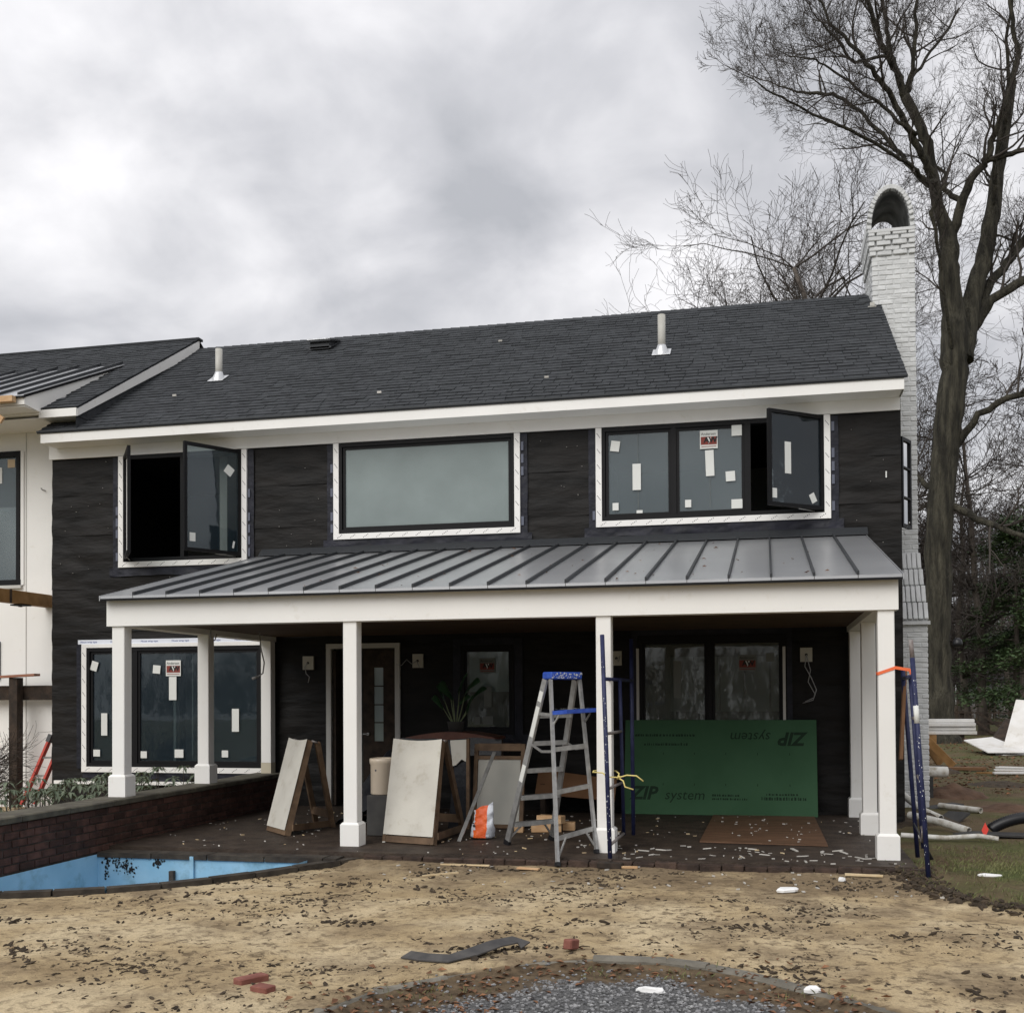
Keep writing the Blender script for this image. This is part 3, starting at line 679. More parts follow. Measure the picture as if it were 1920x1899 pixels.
for r in [(3.90, 4.01, 1.39, 1.67), (3.76, 3.85, 1.15, 1.26), (3.89, 4.03, 1.15, 1.27)]: sticker(ws, r, m_=PAPERG)
b = MB(); b.box(3.68, 4.24, .06, .065, 1.60, 2.15); b.build('roller_blind', PAPER, ws)
wsl = window(6.01, 7.93, .04, 2.33, [(6.07, 6.92), (6.98, 7.87)], G_SHADE, tw=0, fwid=.08, name='sliding_door')
brandlabel(wsl, (7.32, 7.55, 1.85, 2.06), dim=True)
for r in [(6.48, 6.58, 1.51, 1.99), (7.67, 7.78, 1.97, 2.08)]: sticker(wsl, r, m_=PAPERG)
for q_ in (5.995, 7.88): b = MB(); b.box(q_, q_+.035, -.05, -.032, 1.2, 2.16); b.build('protective_strip', GREYTRIM, wsl)
for q_ in ((5.93, 8.0, 2.335, 2.40), (5.93, 6.005, .05, 2.334), (7.935, 8.0, .05, 2.334)): b = MB(); b.box(q_[0], q_[1], -.04, -.016, q_[2], q_[3]); b.build('flashing_tape', TAPE, house)
# interior of a lit kitchen seen through the slider: pale cupboards
b = MB()
for k in range(5): b.box(6.3+k*.36, 6.63+k*.36, 1.6, 2.0, .02, .9); b.box(6.3+k*.36, 6.63+k*.36, 1.7, 2.0, 1.3, 2.1)
b.build('cupboard', mat('cupboard_white', (.6, .58, .5), .6), house)
# open casements
def casement(w, hx, hy, fx, fy, z0, z1, glass, label=None, stk=(), rails=0):
    h = Vector((hx, hy, 0)); f_ = Vector((fx, fy, 0)); d = (f_-h); Lw = d.length; d.normalize(); nrm = Vector((d.y, -d.x, 0))
    if nrm.y > 0: nrm = -nrm
    b = MB(); s_ = .045; th = .045
    def bar(a0, a1, q0, q1): b.prism([h+d*a0+nrm*th/2+Vector((0, 0, q0)), h+d*a1+nrm*th/2+Vector((0, 0, q0)), h+d*a1+nrm*th/2+Vector((0, 0, q1)), h+d*a0+nrm*th/2+Vector((0, 0, q1))], -nrm*th)
    bar(0, Lw, z0, z0+s_); bar(0, Lw, z1-s_, z1); bar(0, s_, z0+s_, z1-s_); bar(Lw-s_, Lw, z0+s_, z1-s_)
    for r in range(rails): zz = z0+(z1-z0)*(r+1)/(rails+1); bar(s_, Lw-s_, zz-.012, zz+.012)
    o = b.build('open_sash', BLACK, w, label=label)
    b = MB(); b.prism([h+d*s_+Vector((0, 0, z0+s_)), h+d*(Lw-s_)+Vector((0, 0, z0+s_)), h+d*(Lw-s_)+Vector((0, 0, z1-s_)), h+d*s_+Vector((0, 0, z1-s_))], -nrm*.006); b.build('pane', glass, w)
    for a0, a1, q0, q1, tl in stk:
        cx, cz = (a0+a1)/2, (q0+q1)/2; P = []
        for aa, qq in ((a0, q0), (a1, q0), (a1, q1), (a0, q1)):
            da, dq = aa-cx, qq-cz; P.append(h+d*(cx+da*cos(tl)-dq*sin(tl))+nrm*.004+Vector((0, 0, cz+da*sin(tl)+dq*cos(tl))))
        b = MB(); b.prism(P, -nrm*.001); b.build('sticker', PAPER, w)
    b = MB(); b.tube([(hx+(.05 if fx > hx else -.05), .05, z0-.01), h+d*Lw*.45+Vector((0, 0, z0-.008))], .007, 6); b.build('crank_arm', ALU, w)
casement(w1, .30, -.035, -.17, -.80, 3.585, 5.10, G_DARK, 'right sash swung wide open', [(.12, .25, 4.72, 4.85, .6), (.72, .81, 3.72, 3.84, 0), (.1, .13, 3.68, 3.78, .2)])
casement(w1, -1.56, -.035, -1.05, -.74, 3.585, 5.10, G_DARK, 'left sash swung open edge-on')
casement(w3, 8.40, -.035, 7.72, -.60, 3.90, 5.11, G_DARK, 'sash swung open', [(.52, .62, 4.32, 4.72, 0), (.75, .83, 4.0, 4.12, 0), (.12, .21, 3.98, 4.1, -.5)])
wsd = MB(); wsd.box(XB+.012, XB+.05, .5, 1.5, 3.7, 5.0); sw = wsd.build('side_window', BLACK, house)
casement(sw, 9.41, .46, 9.56, .78, 3.72, 4.90, G_DARK, None, (), 2)
# flashing tape round the upper windows
for (x0, x1, z0, z1) in [(-1.66, .40, 3.47, 5.12), (1.73, 4.43, 3.76, 5.12), (5.47, 8.50, 3.79, 5.12)]:
    for xa, xb in ((x0-.10, x0-.002), (x1+.002, x1+.10)):
        b = MB(); nz = 30; nx = 3; vs = []
        for j in range(nz+1):
            for i in range(nx+1):
                x = xa+(xb-xa)*i/nx; z = z0-.06+(z1-z0+.05)*j/nz; vs.append((x+.006*noise.noise(Vector((z*3, xa, 0))), -.016-.01*abs(noise.noise(Vector((x*9, z*6, 5)))), z))
        b.add(vs, [(j*(nx+1)+i, j*(nx+1)+i+1, (j+1)*(nx+1)+i+1, (j+1)*(nx+1)+i) for j in range(nz) for i in range(nx)], True); b.build('flashing_tape', TAPE, house)
        b = MB(); z = z0+.1
        while z < z1-.2:
            xm = xb-.045 if xa < x0 else xa+.012
            if random.random() < .62: b.box(xm, xm+.035, -.034, -.031, z, z+.12)
            z += .17
        b.build('tape_print', TAPELBL, house, kind='stuff')
    b = MB(); nx = 70; nz = 6; vs = []
    for j in range(nz+1):
        for i in range(nx+1):
            x = x0-.16+(x1-x0+.32)*i/nx; z = z0-.14+.138*j/nz
            if j == 0: z -= .035*noise.noise(Vector((x*2.3, z0, 4)))
            vs.append((x, -.02-.03*abs(noise.noise(Vector((x*3.5, z*11, z0))))*(1-j/nz*.6), z))
    b.add(vs, [(j*(nx+1)+i, j*(nx+1)+i+1, (j+1)*(nx+1)+i+1, (j+1)*(nx+1)+i) for j in range(nz) for i in range(nx)], True); b.build('sill_membrane', TAPE, house)
for (x0, x1, z) in [(-2.26, .66, .40), (3.3, 4.6, .98)]:
    b = MB(); nx = 60; nz = 5; vs = []
    for j in range(nz+1):
        for i in range(nx+1):
            xx = x0+(x1-x0)*i/nx; zz_ = z-.1+.14*j/nz; vs.append((xx, -.02-.03*abs(noise.noise(Vector((xx*4, zz_*12, 2)))), zz_))
    b.add(vs, [(j*(nx+1)+i, j*(nx+1)+i+1, (j+1)*(nx+1)+i+1, (j+1)*(nx+1)+i) for j in range(nz) for i in range(nx)], True); b.build('sill_membrane', TAPE, house)
for q_ in ((-2.36, -2.275, .5, 2.34), (3.47, 3.575, .95, 2.33), (4.335, 4.45, .95, 2.33), (3.576, 4.334, 2.245, 2.34)): b = MB(); b.box(q_[0], q_[1], -.03, -.016, q_[2], q_[3]); b.build('flashing_tape', TAPE, house)
# back door
b = MB(); b.box(1.61, 1.68, -.04, .1, 0, 2.22); b.box(2.63, 2.70, -.04, .1, 0, 2.22); b.box(1.61, 2.70, -.042, .1, 2.221, 2.29); dr = b.build('door', GREYTRIM, house)
b = MB(); b.box(1.70, 1.74, .0, .6, .02, 2.2); b.build('door_leaf', WOODW, dr)
b = MB(); b.box(2.14, 2.30, .02, .06, .02, 2.21); b.box(2.44, 2.62, .02, .06, .02, 2.21); b.box(2.30, 2.44, .02, .06, .02, .92); b.box(2.30, 2.44, .02, .06, 1.95, 2.21); 
for zz_ in (1.18, 1.43, 1.69): b.box(2.30, 2.44, .028, .056, zz_-.008, zz_+.008)
b.build('door_leaf', WOODW, dr)
for k, (za, zb) in enumerate([(.92, 1.172), (1.188, 1.422), (1.438, 1.682), (1.698, 1.95)]): b = MB(); b.box(2.301, 2.439, .036, .042, za, zb); b.build('pane', G_DOOR, dr)
b = MB(); b.tube([(2.22, -.02, 1.02), (2.22, .02, 1.02)], .02, 10); b.tube([(2.22, -.03, 1.02), (2.15, -.03, 1.02)], .01, 8); b.build('handle', ALU, dr)
# light blocks with dangling wires
def lightblock(x0, x1, z0, z1, wire):
    b = MB(); b.box(x0, x1, -.045, -.012, z0, z1); o = b.build('light_block', BOXW, house)
    cx, cz = (x0+x1)/2, (z0+z1)/2; b = MB(); b.tube([(cx, -.05, cz), (cx, -.044, cz)], .018, 10); b.build('wire_hole', INKB, o)
    b = MB()
    for k, p in enumerate(wire): b.tube([(cx+a, -.06-.02*k-abs(a)*.1, cz+c) for a, c in p], .006, 6)
    b.build('wire', WIRE, o)
lightblock(1.26, 1.42, 1.93, 2.12, [[(0, 0), (-.04, -.06), (-.02, -.15), (.03, -.2), (.01, -.28)]])
lightblock(2.89, 3.04, 1.94, 2.13, [[(0, 0), (-.08, -.04), (-.15, .02), (-.22, -.06), (-.3, -.05)], [(0, 0), (.02, -.06), (.04, -.09)]])
lightblock(5.66, 5.80, 1.94, 2.13, [[(0, 0), (.03, -.05), (.05, .03)]])
lightblock(8.10, 8.25, 1.96, 2.14, [[(0, 0), (.05, -.2), (.02, -.35), (.1, -.5), (.08, -.58), (-.05, -.62)], [(0, 0), (-.02, -.15), (.06, -.3), (.12, -.45), (.09, -.55), (-.02, -.6)]])

# ------------------------------------------------------------------ porch
porch = thing('back_porch', 'white open porch with four front posts and a grey standing seam metal roof', 'porch', (4.77, -2, 0))
PL, PR, PF = .64, 8.883, -3.90
PW = .150
def post(x, y, z0, capped=True):
    b = MB(); z1 = 2.33; h = PW/2; r = .0
    b.bar((x, y, z0), (x, y, z1), PW, PW, (0, 1, 0), .006); p = b.build('post', WHITE, porch)
    if capped:
        B = .205/2; b = MB(); q = z0
        vs = []
        for s_, z in ((B, q), (B, q+.22), (B-.012, q+.235), (h+.004, q+.245)): vs += [(x-s_, y-s_, z), (x+s_, y-s_, z), (x+s_, y+s_, z), (x-s_, y+s_, z)]
        b.add(vs, [(4*i+k, 4*i+(k+1) % 4, 4*i+4+(k+1) % 4, 4*i+4+k) for i in range(3) for k in range(4)]+[(3, 2, 1, 0)]); b.build('post_base', WHITE, p)
    return p
for x in (3.452, 6.110, 8.773): post(x, PF+.10, 0.0)
post(.765, PF+.10, .468)
post(8.773, -1.92, 0.0); post(8.773, -.12, 0.0); post(.765, -1.92, .468)
p = post(.765, -.12, .62, False); b = MB(); b.box(.69, .84, -.195, -.045, .468, .618); b.build('post_foot', mat('bare_pine', (.55, .5, .38), .8), p)
b = MB(); b.box(PL, PR, PF, PF+.20, 2.331, 2.608); b.build('front_beam', WHITE, porch)
b = MB(); rn = random.Random(8)
for k in range(34): x = rn.uniform(PL+.1, PR-.1); z = rn.choice((2.37, 2.56))+rn.uniform(-.02, .02); r_ = rn.uniform(.002, .005); b.box(x, x+r_, PF-.0015, PF, z, z+r_*1.3)
b.build('nail_marks', GREYTRIM, porch, kind='stuff')
b = MB(); b.box(PL+.005, PL+.205, PF+.201, -.02, 2.332, 2.606); b.build('side_beam', WHITE, porch)
b = MB(); b.box(PR-.205, PR-.005, PF+.201, -.02, 2.332, 2.606); b.build('side_beam', WHITE, porch)
b = MB(); b.box(PL+.206, PR-.206, PF+.202, -.022, 2.40, 2.415); b.build('ceiling', PLYCEIL, porch)
RW0, RW1, RYF, RZF, RZW = .632, 8.912, -4.01, 2.651, 3.571
def pz(y): return RZW+(RZF-RZW)*(y/RYF)
n_ = 21; pw_ = (RW1-RW0)/n_; pang = atan2(RZW-RZF, -RYF)
b = MB(); b.prism([(RW0+.02, RYF+.02, RZF-.036), (RW1-.02, RYF+.02, RZF-.036), (RW1-.02, -.015, pz(-.015)-.036), (RW0+.02, -.015, pz(-.015)-.036)], (0, 0, .03)); b.build('roof_deck', PLYCEIL, porch)
for k in range(n_):
    xa, xb = RW0+k*pw_, RW0+(k+1)*pw_; b = MB(); nyy = 10; vs = []; nn = 4
    for j in range(nyy+1):
        y = RYF+(-.018-RYF)*j/nyy
        for i in range(nn+1):
            x = xa+.003+(xb-xa-.006)*i/nn; vs.append((x, y, pz(y)+.0025*noise.noise(Vector((x*2.5, y*1.3, k*2)))*sin(pi*i/nn)))
    b.add(vs, [(j*(nn+1)+i, j*(nn+1)+i+1, (j+1)*(nn+1)+i+1, (j+1)*(nn+1)+i) for j in range(nyy) for i in range(nn)], True)
    b.add([(xa+.003, RYF, RZF), (xb-.003, RYF, RZF), (xb-.003, RYF, RZF-.028), (xa+.003, RYF, RZF-.028)], [(0, 3, 2, 1)]); b.build('roof_pan', METALR, porch)
sm_ = MB(); d_ = Vector((0, -(RYF+.004)-.02, 0)); 
seamL = MB(); seamL.prism([(-.011, RYF+.006, RZF), (.011, RYF+.006, RZF), (.011, RYF+.006, RZF+.038), (-.011, RYF+.006, RZF+.038)], (0, -RYF-.026, (RZW-RZF)*(-RYF-.026)/-RYF)); seam_me = seamL.mesh('roof_seam', METALD)
for k in range(1, n_): piece('roof_seam', seam_me, Matrix.Translation((RW0+k*pw_, 0, 0)), porch)
b = MB(); b.box(RW0, RW1, RYF-.004, RYF+.03, RZF-.05, RZF-.0285); b.build('eave_trim', BLACK, porch)
for xa in (RW0-.012, RW1+.001):
    b = MB(); b.prism([(xa, RYF, RZF-.05), (xa, -.018, RZW-.055), (xa, -.018, RZW+.004), (xa, RYF, RZF+.004)], (.011, 0, 0)); b.build('rake_trim', METALR, porch)
b = MB(); b.prism([(RW0, -.03, RZW+.005), (RW0, -.15, RZW-.018), (RW0, -.15, RZW-.008), (RW0, -.04, RZW+.09), (RW0, -.03, RZW+.09)], (RW1-RW0+.03, 0, 0)); b.build('wall_flashing', METALD, porch)
# hanging cable under the porch
b = MB(); b.tube([(1.15, -1.2, 2.42), (1.17, -1.2, 2.2), (1.22, -1.2, 2.0), (1.2, -1.2, 1.86), (1.1, -1.2, 1.8)], .009, 6); b.tube([(1.12, -1.2, 1.81), (1.05, -1.2, 1.79)], .02, 8); b.build('dangling_cable', WIRE, porch)
b = MB(); b.tube([(.98, -2.2, 2.4), (.98, -2.2, 2.28), (1.04, -2.2, 2.25), (1.06, -2.2, 2.33)], .008, 6); b.build('dangling_cable', WIRE, porch)
# leaves on the metal roof
b = MB(); rn = random.Random(9)
for j in range(60):
    x = rn.uniform(2.8, 8.8); y = rn.uniform(-3.9, -.3); z = pz(y)+.006; s_ = rn.uniform(.012, .035); a = rn.uniform(0, 6.3)
    b.add([(x+s_*cos(a), y+s_*sin(a), z), (x+s_*.4*cos(a+1.6), y+s_*.4*sin(a+1.6), z+s_*.5), (x-s_*cos(a), y-s_*sin(a), z+.003), (x+s_*.4*cos(a-1.6), y+s_*.4*sin(a-1.6), z+.004)], [(0, 1, 2, 3)])
b.build('roof_litter', LEAFB, label='few dry leaves and twigs on the metal porch roof', cat='leaves', kind='stuff')

# ------------------------------------------------------------------ chimney
chim = thing('white_brick_chimney', 'tall white painted brick chimney with arched hood at the gable end', 'chimney', (9.58, 3.1, 0))
CX0, CX1, CY0, CY1 = 9.27, 9.885, 2.60, 3.75
LX0, LX1, LY0 = 9.37, 9.945, 2.15
b = MB(); b.box(CX0+.007, CX1-.007, CY0+.007, CY1, 3.4, 8.46); b.box(LX0+.02, LX1-.007, LY0+.007, CY1+.2, -.2, 2.62)
b.prism([(LX0, LY0+.03, 2.60), (LX1-.01, LY0+.03, 2.60), (CX1-.01, CY0+.03, 3.62), (LX0, CY0+.03, 3.62)], (0, .6, 0)); b.build('mortar_core', WMORT, chim)
wb_ = [cham(.200, .09, .0645, .009, .004, 20+k).mesh('brick', WBRICK) for k in range(5)]
hb_ = [cham(.090, .09, .0645, .009, .004, 30+k).mesh('half_brick', WBRICK) for k in range(3)]
blist = []
c = 0; z = .0
while z < 8.44:
    low = z < 2.58; sh = 2.55 < z < 3.60
    if not sh:
        xa, xb, yy = (LX0, LX1, LY0) if low else (CX0, CX1, CY0)
        if z > 8.02: xa -= .03; xb += .0; yy -= .03
        if z > 8.17: xa -= .02; yy -= .02
        L_ = xb-xa; units = [.2, .2, .2] if c % 2 else [.09, .2, .2, .09]
        gap = (L_-sum(units))/(len(units)-1) if len(units) > 1 else 0; xx = xa
        for w in units: blist.append((xx+w/2, yy+.045, z+.036, w, 0)); xx += w+gap
        if z > 6.6:   # left flank above the roof
            y_ = yy+.10+(.11 if c % 2 else 0); 
            while y_ < CY1-.1: blist.append((xa+.045, y_+.1, z+.036, .2, 1)); y_ += .212
    z += .0735; c += 1
blist.sort(key=lambda t: t[2]*.4 if t[4] == 0 else 3)
rest = MB(); nb = 0; nh = 0
blist = [q for q in blist if not (q[2] < 5.2 and q[0] < 9.35 and q[4] == 0)]
big = [i for i, q in enumerate(blist) if q[3] > .1][:300]; big = set(big); half = set([i for i, q in enumerate(blist) if q[3] < .1][:160])
for i, (x, y, z, w, side) in enumerate(blist):
    mt = Matrix.Translation((x, y+U(-.003, .003), z+U(-.002, .002))) @ Matrix.Rotation(U(-.012, .012)+(pi/2 if side else 0), 4, 'Z') @ Matrix.Rotation(U(-.012, .012), 4, 'Y')
    if i in big: piece('brick', random.choice(wb_), mt, chim)
    elif i in half: piece('half_brick', random.choice(hb_), mt, chim)
    else:
        q = cham(w, .09, .0645, .009, .003, i); rest.add([mt @ Vector(v) for v in q.v], q.f)
if rest.v: rest.build('upper_brickwork', WBRICK, chim, kind='stuff')
# sloping shoulder: bricks laid on edge
nrow = 4
for r in range(nrow):
    for k in range(8):
        t = (r+.5)/nrow; y = CY0+(LY0-CY0)*t; z = 3.62+(2.60-3.62)*t; x1 = CX1+(LX1-CX1)*t+.02; x = LX0+(x1-LX0)*(k+.5)/8
        an = atan2(LY0-CY0, 2.60-3.62)
        dirv = Vector((0, LY0-CY0, 2.60-3.62)).normalized(); q = Vector((0, 0, 1)).rotation_difference(-dirv).to_matrix().to_4x4()
        if r == 0 and k == 0: shm = [cham((x1-LX0)/8-.007, .06, 1.1/nrow-.010, .007, .003, 50+j).mesh('shoulder_brick', WBRICK) for j in range(3)]
        piece('shoulder_brick', shm[(r+k) % 3], Matrix.Translation((x, y-.01*(r), z)) @ q, chim)
b = MB(); b.box(LX0, LX1+.03, LY0-.05, LY0+.05, 2.535, 2.585); b.build('shoulder_ledge', WBRICK, chim)
# arched hood: parabolic brick arch, open at both ends
b = MB(); hx = 9.545; hw, hh = .275, .62; zb = 8.465
def arch(t, off):       # t in 0..1 left to right
    a = pi*(1-t); return (hx+(hw+off)*cos(a), zb+(hh+off)*sin(a)**.85)
nA = 40; vs = []; A0, A1 = 2.60, 3.80
for y in (A0+.02, A1):
    for off in (0.0, .062):
        for i in range(nA+1): x, z = arch(i/nA, off); vs.append((x, y, z))
k = nA+1; fs = []
for i in range(nA): fs += [(i, i+1, 2*k+i+1, 2*k+i), (k+i+1, k+i, 3*k+i, 3*k+i+1), (i+1, i, k+i, k+i+1), (2*k+i, 2*k+i+1, 3*k+i+1, 3*k+i)]
b.add(vs, [fs[i] for i in range(0, len(fs), 4)], True, 0); b.add(vs, [fs[i] for i in range(len(fs)) if i % 4], False, 1)
b.build('hood_vault', [SOOT, WMORT], chim)
nv = 25
vo = [cham(.052, .10, .068, .007, .003, 70+j).mesh('arch_brick', WBRICK) for j in range(3)]
for i in range(nv):
    t = (i+.5)/nv; t2 = .5-.5*cos(pi*t)*.999 if False else t
    x, z = arch(t, .034); x2, z2 = arch(t, .095); x1, z1 = arch(t, .0)
    ang = atan2(x2-x1, z2-z1)
    piece('arch_brick', vo[i % 3], Matrix.Translation((x, A0+.03, z)) @ Matrix.Rotation(ang, 4, 'Y'), chim)
b = MB(); b.box(9.215, 9.885, 2.545, 3.82, 8.43, 8.475); b.build('hood_sill', WBRICK, chim)
b = MB(); b.box(9.235, 9.30, 2.56, 2.598, rz(2.55)-.02, rz(2.55)+.08); b.box(9.20, 9.32, 2.50, 2.57, rz(2.5)+.02, rz(2.5)+.034); b.build('step_flashing', PVCG, chim)

# ------------------------------------------------------------------ white wing (left)
wing = thing('white_wing_house', 'white panelled house wing at the left with shingle roof and metal shed dormer', 'house', (-5.5, 3, 0))
WY = .35; WX1 = -2.815
b = MB()
for xa, xb, za, zb in cells(-9, WX1, -.2, 5.75, [(-5.2, -3.63, 3.36, 5.36), (-5.2, -3.96, 1.85, 2.42)]): b.box(xa, xb, WY, WY+.15, za, zb)
b.box(-9, -8.85, WY+.15, 6.5, -.2, 5.7); b.box(-9, WX1, 6.4, 6.5, -.2, 5.7); b.box(-8.8, WX1, WY+.16, 6.4, 2.6, 2.8)
b.build('wall', WHITE, wing)
b = MB(); b.box(-3.505, -3.49, WY-.006, WY-.001, -.1, 5.7); b.build('panel_joint', GREYTRIM, wing)
b = MB(); b.box(-5.2, -3.59, WY-.03, WY+.08, 5.30, 5.385); b.box(-3.66, -3.60, WY-.028, WY+.08, 3.36, 5.30); b.box(-5.2, -3.58, WY-.03, WY+.08, 3.30, 3.385); wwn = b.build('window', BLACK, wing)
b = MB(); b.box(-5.2, -3.655, WY+.02, WY+.03, 3.38, 5.31); b.build('pane', G_MID, wwn)
sticker(wwn, (-3.84, -3.71, 5.14, 5.27), WY+.015, mat('tan_sticker', (.55, .42, .28), .7)); sticker(wwn, (-4.05, -3.94, 4.9, 5.15), WY+.015)
b = MB(); b.box(-5.2, -3.56, WY-.05, WY+.0, 3.25, 3.298); b.build('sill', GREYTRIM, wwn)
b = MB(); b.box(-3.585, -3.53, WY-.02, WY-.001, 3.3, 5.38); b.build('window_casing', WHITE2, wwn)
b = MB(); b.box(-5.2, -3.95, WY-.03, WY+.06, 1.84, 2.43); b.build('lower_window', BLACK, wing)
b = MB(); b.tube([(-3.17, WY, 4.75), (-3.17, WY-.06, 4.75), (-3.19, WY-.07, 4.78)], .01, 6); b.build('wall_hook', WIRE, wing)
WSL, WEY, WEZ, WRY = .585, -.40, 5.79, 3.19
def wz(y): return WEZ+WSL*(y-WEY)
WRX = -2.10
b = MB(); b.prism([(-9, WEY, WEZ-.02), (WRX, WEY, WEZ-.02), (WRX, WRY, wz(WRY)-.02), (-9, WRY, wz(WRY)-.02)], (0, 0, .018))
b.prism([(-9, 2*WRY-WEY, WEZ-.02), (WRX, 2*WRY-WEY, WEZ-.02), (WRX, WRY, wz(WRY)-.02), (-9, WRY, wz(WRY)-.02)], (0, 0, .018)); wroof = b.build('roof', SHINGLE, wing)
shingle_roof(wroof, -6.6, WRX+.02, WEY-.02, WEZ, WSL, WRY, 220, skip=lambda x, y, z: x < -2.75 and y < 1.6, weight=lambda p: -p[0]-p[2]*.2)
b = MB(); b.prism([(WRX-.03, WEY, WEZ-.13), (WRX-.03, WEY, WEZ-.02), (WRX-.03, WRY, wz(WRY)-.02), (WRX-.03, WRY, wz(WRY)-.22)], (.035, 0, 0)); b.build('rake_board', WHITE, wing)
b = MB(); b.prism([(WRX-.035, WEY+.02, 5.46), (WRX-.035, WEY+.02, WEZ-.12), (WRX-.035, WRY, wz(WRY)-.21), (WRX-.035, WRY, 7.55)], (.004, 0, 0)); b.build('gable_infill', SHINGLE, wing)
b = MB(); b.box(-2.72, WRX-.001, WEY-.026, WEY, WEZ-.13, WEZ-.012); b.build('fascia', WHITE, wing)
b = MB(); b.box(-9, WRX-.031, WEY+.001, WY, WEZ-.128, WEZ-.118); b.build('soffit', WHITE, wing)
b = MB(); b.box(-6.6, WRX+.03, WRY-.08, WRY+.08, wz(WRY)-.02, wz(WRY)+.02); b.build('ridge_cap', SHINGLE, wing)
DX = -2.68; DF, DZ, DB, DBZ = -.82, 5.90, 1.86, 7.12
b = MB(); b.prism([(-9, DF, DZ-.012), (DX, DF, DZ-.012), (DX, DB, DBZ-.012), (-9, DB, DBZ-.012)], (0, 0, .012)); b.build('dormer_roof', METALR, wing)
for k in range(9):
    x = DX-.10-k*.41; b = MB(); b.prism([(x-.012, DF+.01, DZ), (x+.012, DF+.01, DZ), (x+.012, DF+.01, DZ+.045), (x-.012, DF+.01, DZ+.045)], (0, DB-DF-.02, DBZ-DZ)); b.build('dormer_seam', METALD, wing)
b = MB(); b.prism([(DX-.03, DF+.03, 5.77), (DX-.03, -.43, 5.745), (DX-.03, WEY, wz(WEY)-.02), (DX-.03, 1.5, wz(1.5)-.02), (DX-.03, 1.5, DZ+(1.5-DF)*(DBZ-DZ)/(DB-DF)-.02), (DX-.03, DF+.03, DZ-.014)], (.02, 0, 0)); b.build('dormer_cheek', WHITE, wing)
b = MB(); b.box(-9, DX-.031, DF+.03, DF+.055, 5.77, DZ-.014); b.build('dormer_fascia', WHITE, wing)
b = MB(); b.box(-9, DX-.031, DF+.056, -.43, 5.745, 5.765); b.box(-9, DX-.031, -.43, WY-.002, 5.71, 5.744); b.build('dormer_soffit', WHITE, wing)
b = MB(); b.box(-9, DX+.012, DF-.012, DF+.028, DZ-.035, DZ-.013); b.prism([(DX+.001, DF, DZ-.04), (DX+.001, DF, DZ), (DX+.001, DB, DBZ), (DX+.001, DB, DBZ-.04)], (.012, 0, 0)); b.build('dormer_drip_edge', BLACK, wing)
b = MB(); b.bar((-4.5, DF-.05, 5.835), (-2.80, DF-.05, 5.835), .09, .085); b.build('sub_fascia_lumber', WOODN, wing)
b = MB(); b.bar((-3.75, DF-.10, 6.05), (-2.98, DF-.06, 5.53), .04, .10); b.build('brace_lumber', WOODN, wing)
# pergola beam fixed to the wing
pg = thing('timber_pergola_beam', 'treated timber beam bracketed to the white wing wall at the left edge', 'beam', (-3.1, -.6, 2.95))
b = MB(); b.bar((-3.10, .33, 3.035), (-3.10, -3.2, 3.035), .14, .19, (0, 0, 1), .006); b.build('timber', WOODT, pg)
b = MB(); b.box(-3.2, -3.0, -.42, -.2, 2.915, 2.935); b.box(-3.12, -3.08, -.34, -.3, 2.90, 2.938); b.build('bracket', BLACK, pg)
b = MB(); b.bar((-3.02, -.62, 3.035), (-3.02, -.66, 3.035), .012, .2); b.build('joint_strap', WOODW, pg)
fn = thing('timber_fence', 'dark timber post and rail beside the white wall at the left edge', 'fence', (-3.4, .1, 0))
b = MB(); b.bar((-3.45, .05, -.1), (-3.45, .05, 1.86), .145, .145, (0, 1, 0), .005); b.build('post', WOODW, fn)
b = MB(); b.box(-5, -2.83, .14, .19, 1.52, 1.74); b.build('rail', WOODW, fn)
b = MB(); b.bar((-3.9, .02, 1.865), (-3.05, .0, 1.90), .14, .035); b.build('loose_board', mat('red_cedar', (.26, .10, .06), .7, (.34, .16, .1), 6), label='short red-brown board resting on the dark fence post', cat='board')
# red ladder leaning
rl = thing('red_ladder', 'red fibreglass ladder with black end caps leaning by the black corner', 'ladder', (-3.1, .1, 0))
def ladder_simple():
    for dx in (0, .16):
        b = MB(); b.bar((-3.27+dx, -.05+dx*.5, -.05), (-2.97+dx, .2+dx*.5, .93), .035, .08, (0, 1, 0)); b.build('rail', REDL, rl)
        b = MB(); b.bar((-2.985+dx, .188+dx*.5, .88), (-2.95+dx, .215+dx*.5, .99), .06, .1, (0, 1, 0)); b.build('end_cap', BLKP, rl)
    for k in range(3):
        t = .15+k*.28; a = Vector((-3.27+.3*t, -.05+.25*t, -.05+.98*t)); b = MB(); b.bar(a, a+Vector((.16, .08, 0)), .03, .03); b.build('rung', ALU, rl)
ladder_simple()
